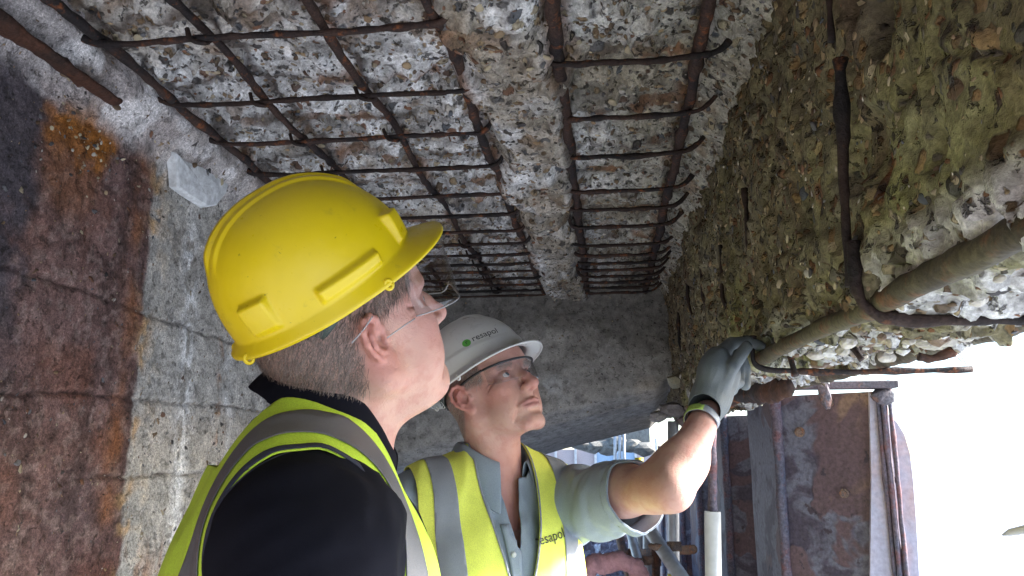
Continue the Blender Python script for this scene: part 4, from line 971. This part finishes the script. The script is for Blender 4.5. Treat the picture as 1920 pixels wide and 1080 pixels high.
def text_on(s_, size, bv, origin, right, up_, into, mat, name, parent, font_off=.0006, spacing=1.):
    cu = bpy.data.curves.new('t', 'FONT'); cu.body = s_; cu.size = size; cu.space_character = spacing; cu.resolution_u = 3
    ob = bpy.data.objects.new('t', cu); COL.objects.link(ob); dg = bpy.context.evaluated_depsgraph_get(); me = bpy.data.meshes.new_from_object(ob.evaluated_get(dg)); bpy.data.objects.remove(ob)
    import bmesh
    bm = bmesh.new(); bm.from_mesh(me); bmesh.ops.subdivide_edges(bm, edges=bm.edges[:], cuts=1); bmesh.ops.triangulate(bm, faces=bm.faces[:])
    for v in bm.verts:
        p_ = Vector(origin)+Vector(right)*v.co.x+Vector(up_)*v.co.y; hit = bv.ray_cast(p_-Vector(into)*.12, Vector(into))
        if hit[0] is not None: v.co = hit[0]-Vector(into)*font_off
        else: v.co = p_
    bm.to_mesh(me); bm.free(); me.name = name; me.materials.clear(); me.materials.append(mat); o = bpy.data.objects.new(name, me); COL.objects.link(o); o.parent = parent; return o
def disc_on(r_, bv, origin, right, up_, into, mat, name, parent, off=.0005):
    V = [Vector(origin)]+[Vector(origin)+Vector(right)*r_*q*math.cos(a)+Vector(up_)*r_*q*math.sin(a) for q in (.5, 1) for a in np.linspace(0, 6.283, 24, endpoint=False)]
    W = []
    for p_ in V: hit = bv.ray_cast(p_-Vector(into)*.12, Vector(into)); W.append(tuple((hit[0] if hit[0] is not None else p_)-Vector(into)*off))
    fs = [(0, 1+k, 1+(k+1) % 24) for k in range(24)]+[(1+k, 25+k, 25+(k+1) % 24, 1+(k+1) % 24) for k in range(24)]
    return newmesh(name, W, fs, mat, parent)
def lower_body(N, az, person, trousers, boots, hipdrop=.50):
    """trousers, boots and hidden trunk on the ground"""
    T = Fr(frame(az, 0), (N[0], N[1], 0)); hz = N[2]-hipdrop
    fd = Fld((N[0]-.4, N[1]-.4, -.02), (N[0]+.4, N[1]+.4, hz+.2), .014)
    fd.op(ell(T, (-.0, 0, hz), (.13, .175, .14)), k=.05)
    for s in (-1, 1):
        fd.op(cap(T, (0, s*.09, hz-.05), (.02, s*.115, hz*.52), .088, .066), k=.04); fd.op(cap(T, (.02, s*.115, hz*.52), (-.01, s*.13, .09), .066, .058), k=.03)
    V, Q = fd.mesh(); newmesh('trousers', V, Q, trousers, person)
    for s in (-1, 1):
        fb_ = Fld(tuple(T.w((0, s*.13, 0))-.22), tuple(T.w((0, s*.13, 0))+.25), .009)
        fb_.op(cap(T, (-.02, s*.13, .14), (-.02, s*.13, .05), .055, .05), k=.02); fb_.op(cap(T, (-.04, s*.13, .045), (.15, s*.145, .038), .045, .04), k=.03)
        V, Q = fb_.mesh(); V[:, 2] = np.maximum(V[:, 2], .0); newmesh('boot', V, Q, boots, person)
# ================================================================== man in the white hard hat
Hd = frame(R(-38.4), R(20.3), R(9)); Hw = Fr(Hd, (-.2402, 1.6728, 1.5973))
Nw = at(925, 886, 1.70); azw = R(-60); Tw = Fr(frame(azw, R(2)), Nw)
sh = Tw.w((-.01, .20, -.055)); elb = at(1258, 918, 1.50); wri = at(1321, 786, 1.64); 
f1 = Fld(Hw.t+np.array([-.17, -.17, -.30]), Hw.t+np.array([.17, .17, .15]), .0021)
head_prims(f1, Hw, Nw+np.array([0, 0, -.03]), fat=.95, age=1.6, mouth_open=.0012)
f1.op(ell(Tw, (.0, 0, -.12), (.075, .11, .09)), k=.04)
V1, Q1 = f1.mesh()
lo, hi = np.minimum(np.minimum(sh, elb), wri)-.09, np.maximum(np.maximum(sh, elb), wri)+.09
f2 = Fld(lo, hi, .0035); W0 = Fr()
ax_ = (wri-elb)/np.linalg.norm(wri-elb); sd_ = np.cross(ax_, (0, 0, 1.)); sd_ /= np.linalg.norm(sd_)
f2.op(cap(W0, sh, elb, .050, .038), k=.03); f2.op(cap(W0, elb+.0*ax_, elb+ax_*.08, .036, .0395), k=.02); f2.op(cap(W0, elb+ax_*.08, wri+ax_*.02, .0395, .027), k=.03)
f2.op(sph(W0, elb+ax_*.03+(sh-elb)*.10, .037), k=.05); f2.op(sph(W0, sh+(elb-sh)*.55+np.array([0, 0, .012]), .05), k=.03)
V2, Q2 = f2.mesh()
f3 = Fld(Nw+np.array([-.25, -.25, -.62]), Nw+np.array([.25, .25, -.02]), .012)
f3.op(ell(Tw, (0, 0, -.20), (.085, .14, .18)), k=.05); f3.op(ell(Tw, (.0, 0, -.42), (.08, .125, .16)), k=.05)
V3, Q3 = f3.mesh()
thr_ = lambda x: np.where(x > -.02, -.035, -.035-.9*np.clip(-x-.02, 0, .08))
hairw = lambda x, y, z: np.maximum(ss(-.012, -.034, x+.2*z)*ss(-.012, .012, z-thr_(x)), ss(.045, .038, x)*ss(-.005, .01, z))*.95
aw = head_attrs(V1, Hw, hairw)
def zz(n): return np.zeros(n)
at1 = {k: np.r_[v, zz(len(V2)+len(V3))] for k, v in aw.items()}
at1['red'][:len(V1)] = np.minimum(1, at1['red'][:len(V1)]*1.25+.10)
at1['red'][len(V1):len(V1)+len(V2)] = .12
VV = np.vstack([V1, V2, V3]); QQ = np.vstack([Q1, Q2+len(V1), Q3+len(V1)+len(V2)])
pw = newmesh('person', VV, QQ, M['skin'], attrs=at1)
tag(pw, 'man in a white hard hat and clear glasses reaching up to grip the bar', 'person')
strands('hair', V1, Q1, Hw, aw['hairy'], 5200, .009, .00028, (.12, .10, .09), (.50, .47, .44), pw, lambda q: np.tile((-.5, 0, -.85), (len(q), 1)), 3)
eb = np.exp(-((Hw.l(V1)[:, 2]-.016)/.004)**2)*ss(.052, .046, np.abs(Hw.l(V1)[:, 1]))*ss(.012, .018, np.abs(Hw.l(V1)[:, 1]))*(Hw.l(V1)[:, 0] > .05)
for s_ in (-1, 1): strands('eyebrow', V1, Q1, Hw, eb*(Hw.l(V1)[:, 1]*s_ > 0)+1e-12, 220, .008, .00025, (.22, .17, .13), (.4, .36, .33), pw, lambda q: np.stack([-.3+0*q[:, 0], np.sign(q[:, 1]), .2+0*q[:, 0]], 1), 4)
def eyes(H, person, look=(0, 0)):
    for s in (-1, 1):
        c = H.w((.0697, s*.032, -.002)); Rr = H.R @ rz(look[0]) @ ry(-look[1])
        e_ = newmesh('eyeball', ico_sph(.0125)[0]+c, ico_sph(1)[1], M['white_eye'], person)
        d = Rr @ np.array([1., 0, 0]); a = Rr @ np.array([0, 1., 0]); b = Rr @ np.array([0, 0, 1.])
        for r_, off, mt, nm in ((.0060, .0113, 'iris', 'iris'), (.0027, .0119, 'blackplastic', 'pupil')):
            V = [c+d*(off+.0016)]+[c+d*(off)+r_*(math.cos(t)*a+math.sin(t)*b) for t in np.linspace(0, 6.283, 20, endpoint=False)]
            newmesh(nm, V, [(0, 1+k, 1+(k+1) % 20) for k in range(20)], M[mt], e_)
def ico_sph(r_):
    u_ = np.linspace(0, math.pi, 16); v_ = np.linspace(0, 2*math.pi, 24, endpoint=False); U, Vv = np.meshgrid(u_, v_, indexing='ij')
    P = np.stack([np.sin(U)*np.cos(Vv), np.sin(U)*np.sin(Vv), np.cos(U)], -1).reshape(-1, 3)*r_; i = np.arange(15)[:, None]; j = np.arange(24)[None]; j2 = (j+1) % 24
    return P, np.stack([i*24+j, (i+1)*24+j, (i+1)*24+j2, i*24+j2], -1).reshape(-1, 4)
eyes(Hw, pw, (R(8), R(14)))
# torso volume shared by shirt and vest
def torso(lo, hi, h, N, T, armL, armR, chest=(.118, .165), belly=(.125, .165), shz=-.065):
    fd = Fld(lo, hi, h)
    fd.op(ell(T, (.005, 0, -.21), (chest[0], chest[1], .20)), k=.05)
    fd.op(ell(T, (.01, 0, -.46), (belly[0], belly[1], .22)), k=.06)
    fd.op(cap(T, (-.01, -.13, shz), (-.01, .13, shz), .062), k=.05)
    fd.op(cap(T, (-.02, -.09, shz+.03), (-.02, .09, shz+.03), .042), k=.05)
    for s_ in (-1, 1): fd.op(cap(T, (-.022, s_*.04, -.022), (-.012, s_*.13, shz+.01), .046, .05), k=.05)
    fd.op(cap(T, (-.015, 0, -.06), (-.01, 0, .0), .075, .062), k=.04)
    return fd
def folds(P, amp, sc, dirv, seed):
    d = np.asarray(dirv, float); d /= np.linalg.norm(d); q = P-np.outer(P@d, d)*.8
    n = fbm(q, sc, 3, seed); return amp*(1-np.abs(n)*3.0)
ft = torso(Nw+np.array([-.42, -.40, -.75]), Nw+np.array([.50, .32, .06]), .006, Nw, Tw, None, None, chest=(.118, .178), belly=(.125, .172))
# left sleeve along the raised arm, right arm hanging
armd = (elb-sh)/np.linalg.norm(elb-sh); slv = sh+armd*.235
ft2 = Fld(ft.lo, Nw+np.array([.50, .32, .06]), .006); ft2.v = ft.v.copy()
ft2.op(cap(W0, Tw.w((-.01, .165, -.062)), slv, .066, .058), k=.04)
ft2.op(cap(W0, Tw.w((-.01, .15, -.10)), slv+np.array([0, 0, -.016]), .057, .050), k=.03)
rsh = Tw.w((-.01, -.175, -.065)); rel = Tw.w((-.03, -.235, -.31)); ft2.op(cap(W0, rsh, rel, .062, .056), k=.04)
V, Q = ft2.mesh(); Tr = T2(Q)
g = V-sh; along = g@armd
ins = folds(V, .009, 14, (armd[0]*.3, 0, 1.), 9)*ss(.0, .06, along)+folds(V, .0035, 12, (0, 0, 1), 11)*(1-ss(0, .06, along))
nrm_ = None
def vnormals(V, Tr):
    n = np.zeros_like(V); fn = np.cross(V[Tr[:, 1]]-V[Tr[:, 0]], V[Tr[:, 2]]-V[Tr[:, 0]]);
    for k in range(3): np.add.at(n, Tr[:, k], fn)
    return n/(np.linalg.norm(n, axis=1)[:, None]+1e-12)
V = V+vnormals(V, Tr)*ins[:, None]
g = V-sh; along = g@armd; rad = np.linalg.norm(g-np.outer(along, armd), axis=1)
q = Tw.l(V); neckcut = q[:, 2]-(-.012+.25*np.minimum(q[:, 0], .0))      # collar line
Vn = .105-.0*q[:, 0]
vcut = np.where(q[:, 0] > 0.02, (.026-np.abs(q[:, 1]-.004))+.16*(q[:, 2]+.0)+.0, -1.)   # open neck
f_ = np.maximum(np.minimum(neckcut, .088-np.hypot(q[:, 0]+.012, q[:, 1])), vcut); Vs, Ts = clip(V, Tr, f_)
def reclip(Vs, Ts, fn): return clip(Vs, Ts, fn(Vs))
Vs, Ts = reclip(Vs, Ts, lambda P: np.where(np.linalg.norm((P-sh)-np.outer((P-sh)@armd, armd), axis=1) < .12, (P-sh)@armd-.238+.02*((P-sh)@np.array([0, 0, 1.])), -1))
shirt = newmesh('shirt', Vs, Ts, M['blueshirt'], pw); solid(shirt, .0018, -1)
bare = cap(W0, rel, Tw.w((.10, -.20, -.46)), .045, .032)
# shirt hem band on the sleeve and grey panels under it
for nm, t0, t1, mt, dz in (('sleeve_hem', .220, .2385, 'blueshirt', .0012),):
    a_, b_ = clip(Vs+0, Ts, t0-((Vs-sh)@armd)+.0*Vs[:, 2]); a_ = a_+vnormals(a_, b_)*dz; o = newmesh(nm, a_, b_, M[mt], shirt); solid(o, .001)
# placket, buttons
shbv = BVHTree.FromPolygons([tuple(v) for v in Vs], [tuple(t) for t in Ts])
fwd = Tw.R[:, 0]; lft = Tw.R[:, 1]; upv = Tw.R[:, 2]
def on_surf(bv, l, z_, off=.001, T=Tw):
    p_ = Vector(T.w((.4, l, z_))); h_ = bv.ray_cast(p_, Vector(-T.R[:, 0])); return (np.array(h_[0]) if h_[0] is not None else np.array(p_))+T.R[:, 0]*off
rows = []
for z_ in np.linspace(-.10, -.50, 40): rows.append([on_surf(shbv, l, z_, .0022) for l in np.linspace(-.030+.02*min(1, (-.1-z_)/.12)*1, .006, 5)])
V = np.array(rows).reshape(-1, 3); o = newmesh('placket', V, grid_mesh(40, 5), M['blueshirt'], shirt); solid(o, .0015)
def button(p_, n_, parent, r_=.0055):
    V, f = tube_vf([p_, p_+n_*.0022], r_, 14); newmesh('button', V, f, M['button'], parent)
for z_ in (-.155, -.235, -.32): button(on_surf(shbv, -.010, z_, .0035), fwd, shirt)
# collar: stand + two leaves
def collar(T, m, parent, rad=(.075, .072), zb=-.022, stand=.034, leaf=.045, point=.035, gap=R(32), tilt=0., buttons=False, c0=(-.008, 0)):
    th = np.linspace(gap, 2*math.pi-gap, 90); c, s = np.cos(th), np.sin(th); fr_ = np.clip(c, 0, 1)
    up_ = zb+stand-.032*fr_**1.2-.004
    inner = np.stack([c0[0]+(rad[0]*.98)*c, rad[1]*.98*s, zb-.02-.035*fr_], -1)
    top = np.stack([c0[0]+rad[0]*.97*c, rad[1]*.97*s, up_], -1)
    top2 = np.stack([c0[0]+(rad[0]+.005)*c, (rad[1]+.005)*s, up_+.001], -1)
    fl = 1+.0*c
    e_ = np.clip((np.cos(th)-.35)/.5, 0, 1)
    out = np.stack([c0[0]+(rad[0]+.022+.024*e_)*c, (rad[1]+.023+.016*e_)*s, up_-leaf-point*e_], -1)
    m1 = top2*.5+out*.5; m1[:, :2] = c0*np.array([1, 1])+(m1[:, :2]-c0)*1.03
    V = np.array([inner, (inner+top)/2, top, top2, m1, out]); nr, nc = V.shape[:2]
    V = T.w(V.reshape(-1, 3)); V = V+.0012*np.stack([fbm(V, 30, 2, 5)]*3, 1)
    o = newmesh('collar', V, grid_mesh(nr, nc), m, parent); solid(o, .0028); sb_ = o.modifiers.new('ss', 'SUBSURF'); sb_.levels = 1; sb_.render_levels = 2
    if buttons:
        tube('collar_edge', T.w(out[2:-2]), .0014, M['shirtedge'], o, seg=6)
        for k in (6, nc-7): p_ = T.w(m1.reshape(-1, 3)[k]*.25+out[k]*.75); n_ = T.R @ np.array([c[k], s[k], .3]); button(p_+n_*.006, n_/np.linalg.norm(n_), o, .0050)
    return o
Cw = Fr(frame(azw+R(14), R(-6)), Nw+np.array([.002, 0, .006]))
collar(Cw, M['blueshirt'], shirt, rad=(.076, .072), zb=.002, stand=.052, leaf=.058, point=.040, gap=R(26), buttons=True)
# hi-vis vest, open in front
def vest(fd, T, N, mat, strip_mat, person, off, armhole, vfn, strips, zcut=-.72, folds_amp=.006, seed=3, pip=None, neckz=-.0):
    V, Q = fd.mesh(off); Tr = T2(Q); V = V+vnormals(V, Tr)*folds(V, folds_amp, 9, (0, 0, 1), seed)[:, None]
    V, Tr = clip(V, Tr, armhole(T.l(V))); V, Tr = clip(V, Tr, vfn(T.l(V)))
    V, Tr = clip(V, Tr, zcut-T.l(V)[:, 2])
    o = newmesh('hi_vis_vest', V, Tr, mat, person); solid(o, .0015)
    for nm, fn, m_ in strips:
        a_, b_ = V+vnormals(V, Tr)*.0026, Tr
        for g_ in fn:
            if len(b_): a_, b_ = clip(a_, b_, g_(T.l(a_)))
        if len(b_): s_ = newmesh(nm, a_, b_, m_, o); solid(s_, .0008)
    return o, V, Tr
ah = lambda q: np.abs(q[:, 1])-(.158+.25*np.clip(q[:, 2]+.16, -1, 0)*-.0)-np.where(q[:, 2] < -.24, .5, 0)*ss(-.22, -.30, q[:, 2])*.1
def ahw(q): lim = .182-.010*np.exp(-((q[:, 2]+.16)/.07)**2)+.10*ss(-.26, -.34, q[:, 2]); return np.abs(q[:, 1])-lim
def vfw(q):
    front = (q[:, 0] > -.012)
    wv = .003+.058*ss(-.33, .0, q[:, 2])
    fr_ = wv-np.abs(q[:, 1]-.0); bk = np.hypot(q[:, 0]+.02, q[:, 1])*0+(.088-np.abs(q[:, 1]))-8*np.clip(-.055-q[:, 2], -1, 1)*0-(-.005-q[:, 2])*3
    return np.where(front, fr_, np.minimum(.088-np.abs(q[:, 1]), q[:, 2]+.03))
stripw = lambda s: ('reflective_strip', [lambda q: np.abs(q[:, 1]*s-(.132-.020*ss(-.05, -.40, q[:, 2])))-.0225], M['reflect'])
vst, Vv, Tv = vest(ft, Tw, Nw, M['hivis2'], None, pw, .014, ahw, vfw, [stripw(1), stripw(-1), ('waist_strip', [lambda q: np.abs(q[:, 2]+.42)-.026], M['reflect']), ('edge_binding', [lambda q: np.minimum(q[:, 1]*0+1, -(np.where(q[:, 0] > -.012, (.003+.058*ss(-.33, .0, q[:, 2]))-np.abs(q[:, 1]), -1))-.004)], M['reflect'])])
vbv = BVHTree.FromPolygons([tuple(v) for v in Vv], [tuple(t) for t in Tv])
o_ = at(1000, 1024, 1.6); rt = lft*.98+upv*.17; rt /= np.linalg.norm(rt); u2 = np.cross(fwd, rt)*1.; u2 = upv-rt*(upv@rt); u2 /= np.linalg.norm(u2)
text_on('resapol', .027, vbv, o_, rt, u2, -fwd, M['ink'], 'chest_lettering', vst, .0036)
text_on('concrete repairs', .0085, vbv, o_-u2*.014+rt*.02, rt, u2, -fwd, M['ink'], 'small_lettering', vst, .0036) if False else None
ln_ = [o_-u2*.011+rt*t for t in np.linspace(.022, .062, 8)]
# glove
kn = at(1347, 662, 1.66); G = np.array
Yg = 1.64
P_ = lambda x, y, Y: at(x, y, Y)
wr2 = P_(1321, 776, 1.645)
fg = Fld(P_(1290, 810, 1.64)-.05, P_(1445, 610, 1.64)+.05, .0021)
fg.op(cap(W0, wr2-ax_*.012, P_(1330, 745, 1.64), .0315, .034), k=.012)
fg.op(cap(W0, P_(1328, 750, 1.63), P_(1340, 690, 1.63), .031, .030), k=.02)
fg.op(cap(W0, P_(1340, 752, 1.65), P_(1362, 700, 1.645), .030, .028), k=.02)
fg.op(cap(W0, P_(1340, 695, 1.625), P_(1347, 668, 1.63), .027, .020), k=.02)
def finger(pts, rr, k=.004):
    f_ = Fld(fg.lo, fg.lo+fg.h*(fg.n-1), fg.h)
    for a, b, ra, rb in zip(pts[:-1], pts[1:], rr[:-1], rr[1:]): f_.op(cap(W0, a, b, ra, rb), k=.004)
    a = np.minimum(fg.v, 1); d = f_.v; t = np.clip(.5+.5*(d-a)/k, 0, 1); fg.v = np.where(d < 50, d*(1-t)+a*t-k*t*(1-t), fg.v).astype(np.float32)
finger([P_(1346, 668, 1.64), P_(1372, 644, 1.66), P_(1402, 641, 1.67), P_(1428, 650, 1.67)], [.0165, .0125, .0118, .0100])         # index over the bar
finger([P_(1350, 728, 1.62), P_(1372, 690, 1.605), P_(1400, 650, 1.62)], [.018, .0130, .0110], .006)                              # thumb closing on the index
finger([P_(1358, 676, 1.66), P_(1386, 664, 1.69), P_(1396, 690, 1.695), P_(1397, 722, 1.685)], [.0155, .0125, .0120, .0105])       # middle finger behind the bar
finger([P_(1360, 694, 1.67), P_(1384, 690, 1.685), P_(1384, 716, 1.66), P_(1370, 722, 1.64)], [.0155, .0130, .0120, .0105], .006) # ring finger curled
finger([P_(1360, 712, 1.67), P_(1374, 712, 1.68), P_(1372, 730, 1.66), P_(1360, 735, 1.645)], [.0145, .0115, .0110, .0100], .006) # little finger curled
V, Q = fg.mesh(); Tr = T2(Q); crease = folds(V, .0009, 45, (.4, 0, 1), 21); V = V+vnormals(V, Tr)*crease[:, None]
V, Tr = clip(V, Tr, -((V-wr2)@ax_)-.010)
o = newmesh('glove', V, Tr, M['glove'], pw); solid(o, .0012, -1)
a_ = tube_vf(line(wr2-ax_*.030, wr2-ax_*.012, .003), np.linspace(.0318, .0325, 8)[:len(line(wr2-ax_*.030, wr2-ax_*.012, .003))], 28, rough=.05, cap=False)
wb = newmesh('wrist_band', a_[0], a_[1], M['reflect'], pw); solid(wb, .0015)
cb_ = [f for f in a_[1] if np.mean(a_[0][list(f)], 0)[0] < wr2[0]-.006]; o2 = newmesh('green_band', a_[0]+ax_*.0+(a_[0]-wr2-ax_*((a_[0]-wr2)@ax_)[:, None])*.04, cb_, M['glovecuff'], wb); solid(o2, .0015)
# hat
Hh = Hd @ rz(R(-2.4)) @ ry(-R(4.4)) @ rx(R(2.5)); ho = Hw.w((-.0141, 0, .0436)); HW = Hat(Fr(Hh, ho), 'w', .971); hw = HW.build(M['what'], 'white hard hat with green round logo worn by the man on the right'); HW.harness(hw)
fw_, lf_, up_ = Hh[:, 0], Hh[:, 1], Hh[:, 2]
a0 = R(-30); d_in = -(fw_*math.cos(a0)+lf_*math.sin(a0)); rt = np.cross(d_in, up_)*1.; rt = np.cross(up_, -d_in)
o_ = ho-d_in*.11+up_*.040
disc_on(.0085, HW.bv, o_-rt*.030, rt, up_, d_in, M['greenink'], 'round_logo', hw)
text_on('r', .014, HW.bv, o_-rt*.0325-up_*.003, rt, up_, d_in, M['ink'], 'logo_letter', hw, .0010)
text_on('resapol', .020, HW.bv, o_-rt*.018-up_*.004, rt, up_, d_in, M['ink'], 'hat_lettering', hw, .0008)
# safety glasses
def lens(H, rx_, ry_, cx, z0, z1, a0, a1, drop, m, parent, name='lens', n=40, back=0.):
    th = np.linspace(a0, a1, n); rows = []
    for t in np.linspace(0, 1, 8):
        zt = z0+(z1(th)-z0)*t if callable(z1) else z0+(z1-z0)*t
        rows.append(np.stack([cx+rx_*np.cos(th)-back*t, ry_*np.sin(th), zt+0*th], -1))
    V = np.array(rows); o = newmesh(name, H.w(V.reshape(-1, 3)), grid_mesh(8, n), m, parent); solid(o, .0012); return o, V
gl = empty('safety_glasses', Hw.w((.09, 0, 0)), 'clear wraparound safety glasses with black top bar on the white hatted man', 'glasses')
o, Vl = lens(Hw, .074, .072, .034, .020, lambda th: -.022+.014*(np.abs(th)/R(80))**3+.010*np.exp(-(th/.16)**2), R(-72), R(72), 0, M['lens'], None); under(o, gl)
th = np.linspace(R(-74), R(74), 40); fr_ = np.stack([.034+.0755*np.cos(th), .0735*np.sin(th), .021+0*th], -1)
under(tube('brow_bar', Hw.w(fr_), .0026, M['blackplastic'], seg=8, flat=1.), gl)
for s in (-1, 1): under(tube('temple', Hw.w([(.055, s*.0725, .021), (.03, s*.079, .019), (.0, s*.081, .016), (-.015, s*.082, .010), (-.028, s*.079, -.006)]), .0026, M['blackplastic'], n=6, seg=8, flat=1.), gl)
lower_body(Nw, azw, pw, M['trouser'], M['boot'])
f4 = Fld(np.minimum(rel, Tw.w((.14, -.18, -.44)))-.08, np.maximum(rsh, Tw.w((.14, -.18, -.44)))+.08, .006)
f4.op(cap(W0, rsh, rel, .045, .042), k=.02); wr_ = Tw.w((.12, -.20, -.50)); f4.op(cap(W0, rel, wr_, .042, .028), k=.02)
hd = Tw.w((.16, -.17, -.55)); f4b = None
fh = Fld(hd-.12, hd+.12, .004); fh.op(cap(W0, wr_, hd, .028, .034), k=.02)
for k in range(4): a = hd+Tw.R@np.array([.02, -.025+.018*k, -.03]); fh.op(cap(W0, a, a+Tw.R@np.array([.015, .0, -.04-.008*(k in (1, 2))]), .010, .008), k=.006)
fh.op(cap(W0, hd, hd+Tw.R@np.array([.04, .04, -.02]), .012, .009), k=.008)
Va, Qa = f4.mesh(); Vb, Qb = fh.mesh(); n0 = len(Va)
newmesh('resting_arm', np.vstack([Va, Vb]), np.vstack([Qa, Qb+n0]), M['skin'], pw, attrs={'red': np.full(n0+len(Vb), .1)})

# ================================================================== man in the yellow hard hat
Hd = frame(R(35.6), R(28.1), R(14.1)); Hy = Fr(Hd, (-.2934, .885, 1.6073))
Ny = at(612, 812, .92); azy = R(22); Ty = Fr(frame(azy, R(-6)), Ny)
f1 = Fld(Hy.t+np.array([-.19, -.17, -.30]), Hy.t+np.array([.16, .18, .14]), .0019)
head_prims(f1, Hy, Ny+np.array([0.01, 0, -.02]), fat=1.12, age=1.)
f1.op(ell(Ty, (.0, 0, -.12), (.075, .11, .09)), k=.04)
V1, Q1 = f1.mesh()
hairy_ = lambda x, y, z: np.maximum(ss(-.018, -.044, x+.10*z)*ss(-.018, .018, z-thr_(x)+.006), ss(.058, .046, x-.3*z)*ss(.002, .014, z+.25*np.clip(x-.0, -1, 1)*-1))
ay_ = head_attrs(V1, Hy, hairy_)
f3 = Fld(Ny+np.array([-.25, -.28, -.62]), Ny+np.array([.25, .25, -.02]), .012)
f3.op(ell(Ty, (0, 0, -.20), (.085, .14, .18)), k=.05); f3.op(ell(Ty, (.0, 0, -.42), (.08, .125, .16)), k=.05)
V3, Q3 = f3.mesh()
py_ = newmesh('person', np.vstack([V1, V3]), np.vstack([Q1, Q3+len(V1)]), M['skin'], attrs={k: np.r_[v, zz(len(V3))] for k, v in ay_.items()})
tag(py_, 'man in a yellow hard hat and black top seen from behind looking up', 'person')
def flow_y(q):
    d = np.zeros((len(q), 3)); fr_ = ss(-.01, .03, q[:, 0]); d[:, 0] = -.55+.0*fr_; d[:, 2] = -.75; return d
strands('hair', V1, Q1, Hy, ay_['hairy'], 15000, .012, .00024, (.05, .038, .032), (.27, .21, .18), py_, flow_y, 8)
eyes(Hy, py_)
HY0 = Hy.w((-.0105, .0007, .0531)); HY = Hat(Fr(Hd @ rz(R(-7.2)) @ ry(-R(13.3)) @ rx(R(.4)), HY0), 'y', .926); hy = HY.build(M['yhat'], 'scuffed yellow hard hat with raised side slots worn by the nearest man'); HY.harness(hy, .055)
# clear visor glasses
gy = empty('safety_glasses', Hy.w((.1, 0, 0)), 'clear frameless safety glasses worn under the yellow hard hat', 'glasses')
zlow = lambda th: -.020+.014*(np.abs(th)/R(85))**2+.012*np.exp(-(th/.15)**2)
o, Vl = lens(Hy, .104, .079, .034, .046, zlow, R(-84), R(84), 0, M['lens'], None); under(o, gy)
th = np.linspace(R(-84), R(84), 50); under(tube('lower_rim', Hy.w(np.stack([.034+.1045*np.cos(th), .0795*np.sin(th), zlow(th)], -1)), .0009, M['lensrim'], seg=6), gy)
for s in (-1, 1):
    under(tube('temple', Hy.w([(.042, s*.0795, -.008), (.02, s*.083, -.010), (.0, s*.088, -.012)]), .0009, M['lensrim'], n=6, seg=6), gy)
    under(tube('temple_tip', Hy.w([(-.010, s*.0945, .018), (-.026, s*.0985, .010), (-.040, s*.0905, .000)]), .0010, M['lensrim'], n=6, seg=6), gy)
# clothes
fy = torso(Ny+np.array([-.45, -.42, -.72]), Ny+np.array([.38, .34, .06]), .006, Ny, Ty, None, None, chest=(.138, .170), belly=(.155, .18), shz=-.108)
fy2 = Fld(fy.lo, Ny+np.array([.38, .34, .06]), .006); fy2.v = fy.v.copy()
for s in (-1, 1):
    rs_ = Ty.w((.0, s*.165, -.125)); re_ = Ty.w((.035, s*.225, -.38)); rw_ = Ty.w((.22, s*.16, -.48))
    fy2.op(cap(W0, rs_, re_, .078, .068), k=.05); fy2.op(cap(W0, re_, rw_, .066, .05), k=.03)
V, Q = fy2.mesh(); Tr = T2(Q); fo = folds(V, .008, 6, (.3, .2, 1), 31)+folds(V, .005, 13, (1, 0, .6), 33); V = V+vnormals(V, Tr)*fo[:, None]
q = Ty.l(V); Vs, Ts = clip(V, Tr, np.maximum(np.minimum(q[:, 2]-(-.012+.15*np.minimum(q[:, 0], 0)-.5*np.maximum(q[:, 0], 0)), .085-np.hypot(q[:, 0]+.01, q[:, 1])), np.where(q[:, 0] > .03, .03-np.abs(q[:, 1])+.25*q[:, 2], -1)))
sw = newmesh('black_top', Vs, Ts, M['black'], py_); solid(sw, .002, -1)
Cy = Fr(frame(R(14), R(-34)), Ny+np.array([.016, 0, .004]))
collar(Cy, M['black'], sw, rad=(.083, .080), zb=-.002, stand=.050, leaf=.064, point=.034, gap=R(22))
sb2 = BVHTree.FromPolygons([tuple(v) for v in Vs], [tuple(t) for t in Ts])
# shoulder seam line
pts = []
for a in np.linspace(-1.5, 1.6, 26):
    p_ = Vector(Ty.w((.115*math.sin(a)*.9, -.40, -.13+.11*math.cos(a)))); h_ = sb2.ray_cast(p_, Vector(Ty.R@np.array([0, 1., 0])))
    if h_[0] is not None: pts.append(np.array(h_[0])+Ty.R@np.array([0, -.0005, 0]))
if len(pts) > 3: tube('shoulder_seam', pts, .0010, M['seam'], sw, seg=6)
def ahy(q):
    lim = .174-.008*np.exp(-((q[:, 2]+.16)/.08)**2)+.12*ss(-.28, -.38, q[:, 2]); return np.abs(q[:, 1])-lim
def vfy(q):
    wv = .012+.076*ss(-.46, -.06, q[:, 2]); return np.where(q[:, 0] > .0, wv-np.abs(q[:, 1]), np.minimum(.084-np.abs(q[:, 1]), q[:, 2]+.05))
def cdist(q): return np.hypot((q[:, 0]-.0)/.105, (q[:, 2]+.20)/.165)
vy, Vv, Tv = vest(fy, Ty, Ny, M['hivis'], None, py_, .016, ahy, vfy, [
    ('reflective_strip', [lambda q: np.abs(q[:, 1]+.131)-.018], M['reflect2']), ('reflective_strip', [lambda q: np.abs(q[:, 1]-.131)-.018], M['reflect2']),
    ('piping', [lambda q: -(ahy(q)+.006), lambda q: q[:, 1]], M['piping'])])
lower_body(Ny, azy, py_, M['trouser'], M['boot'], .52)
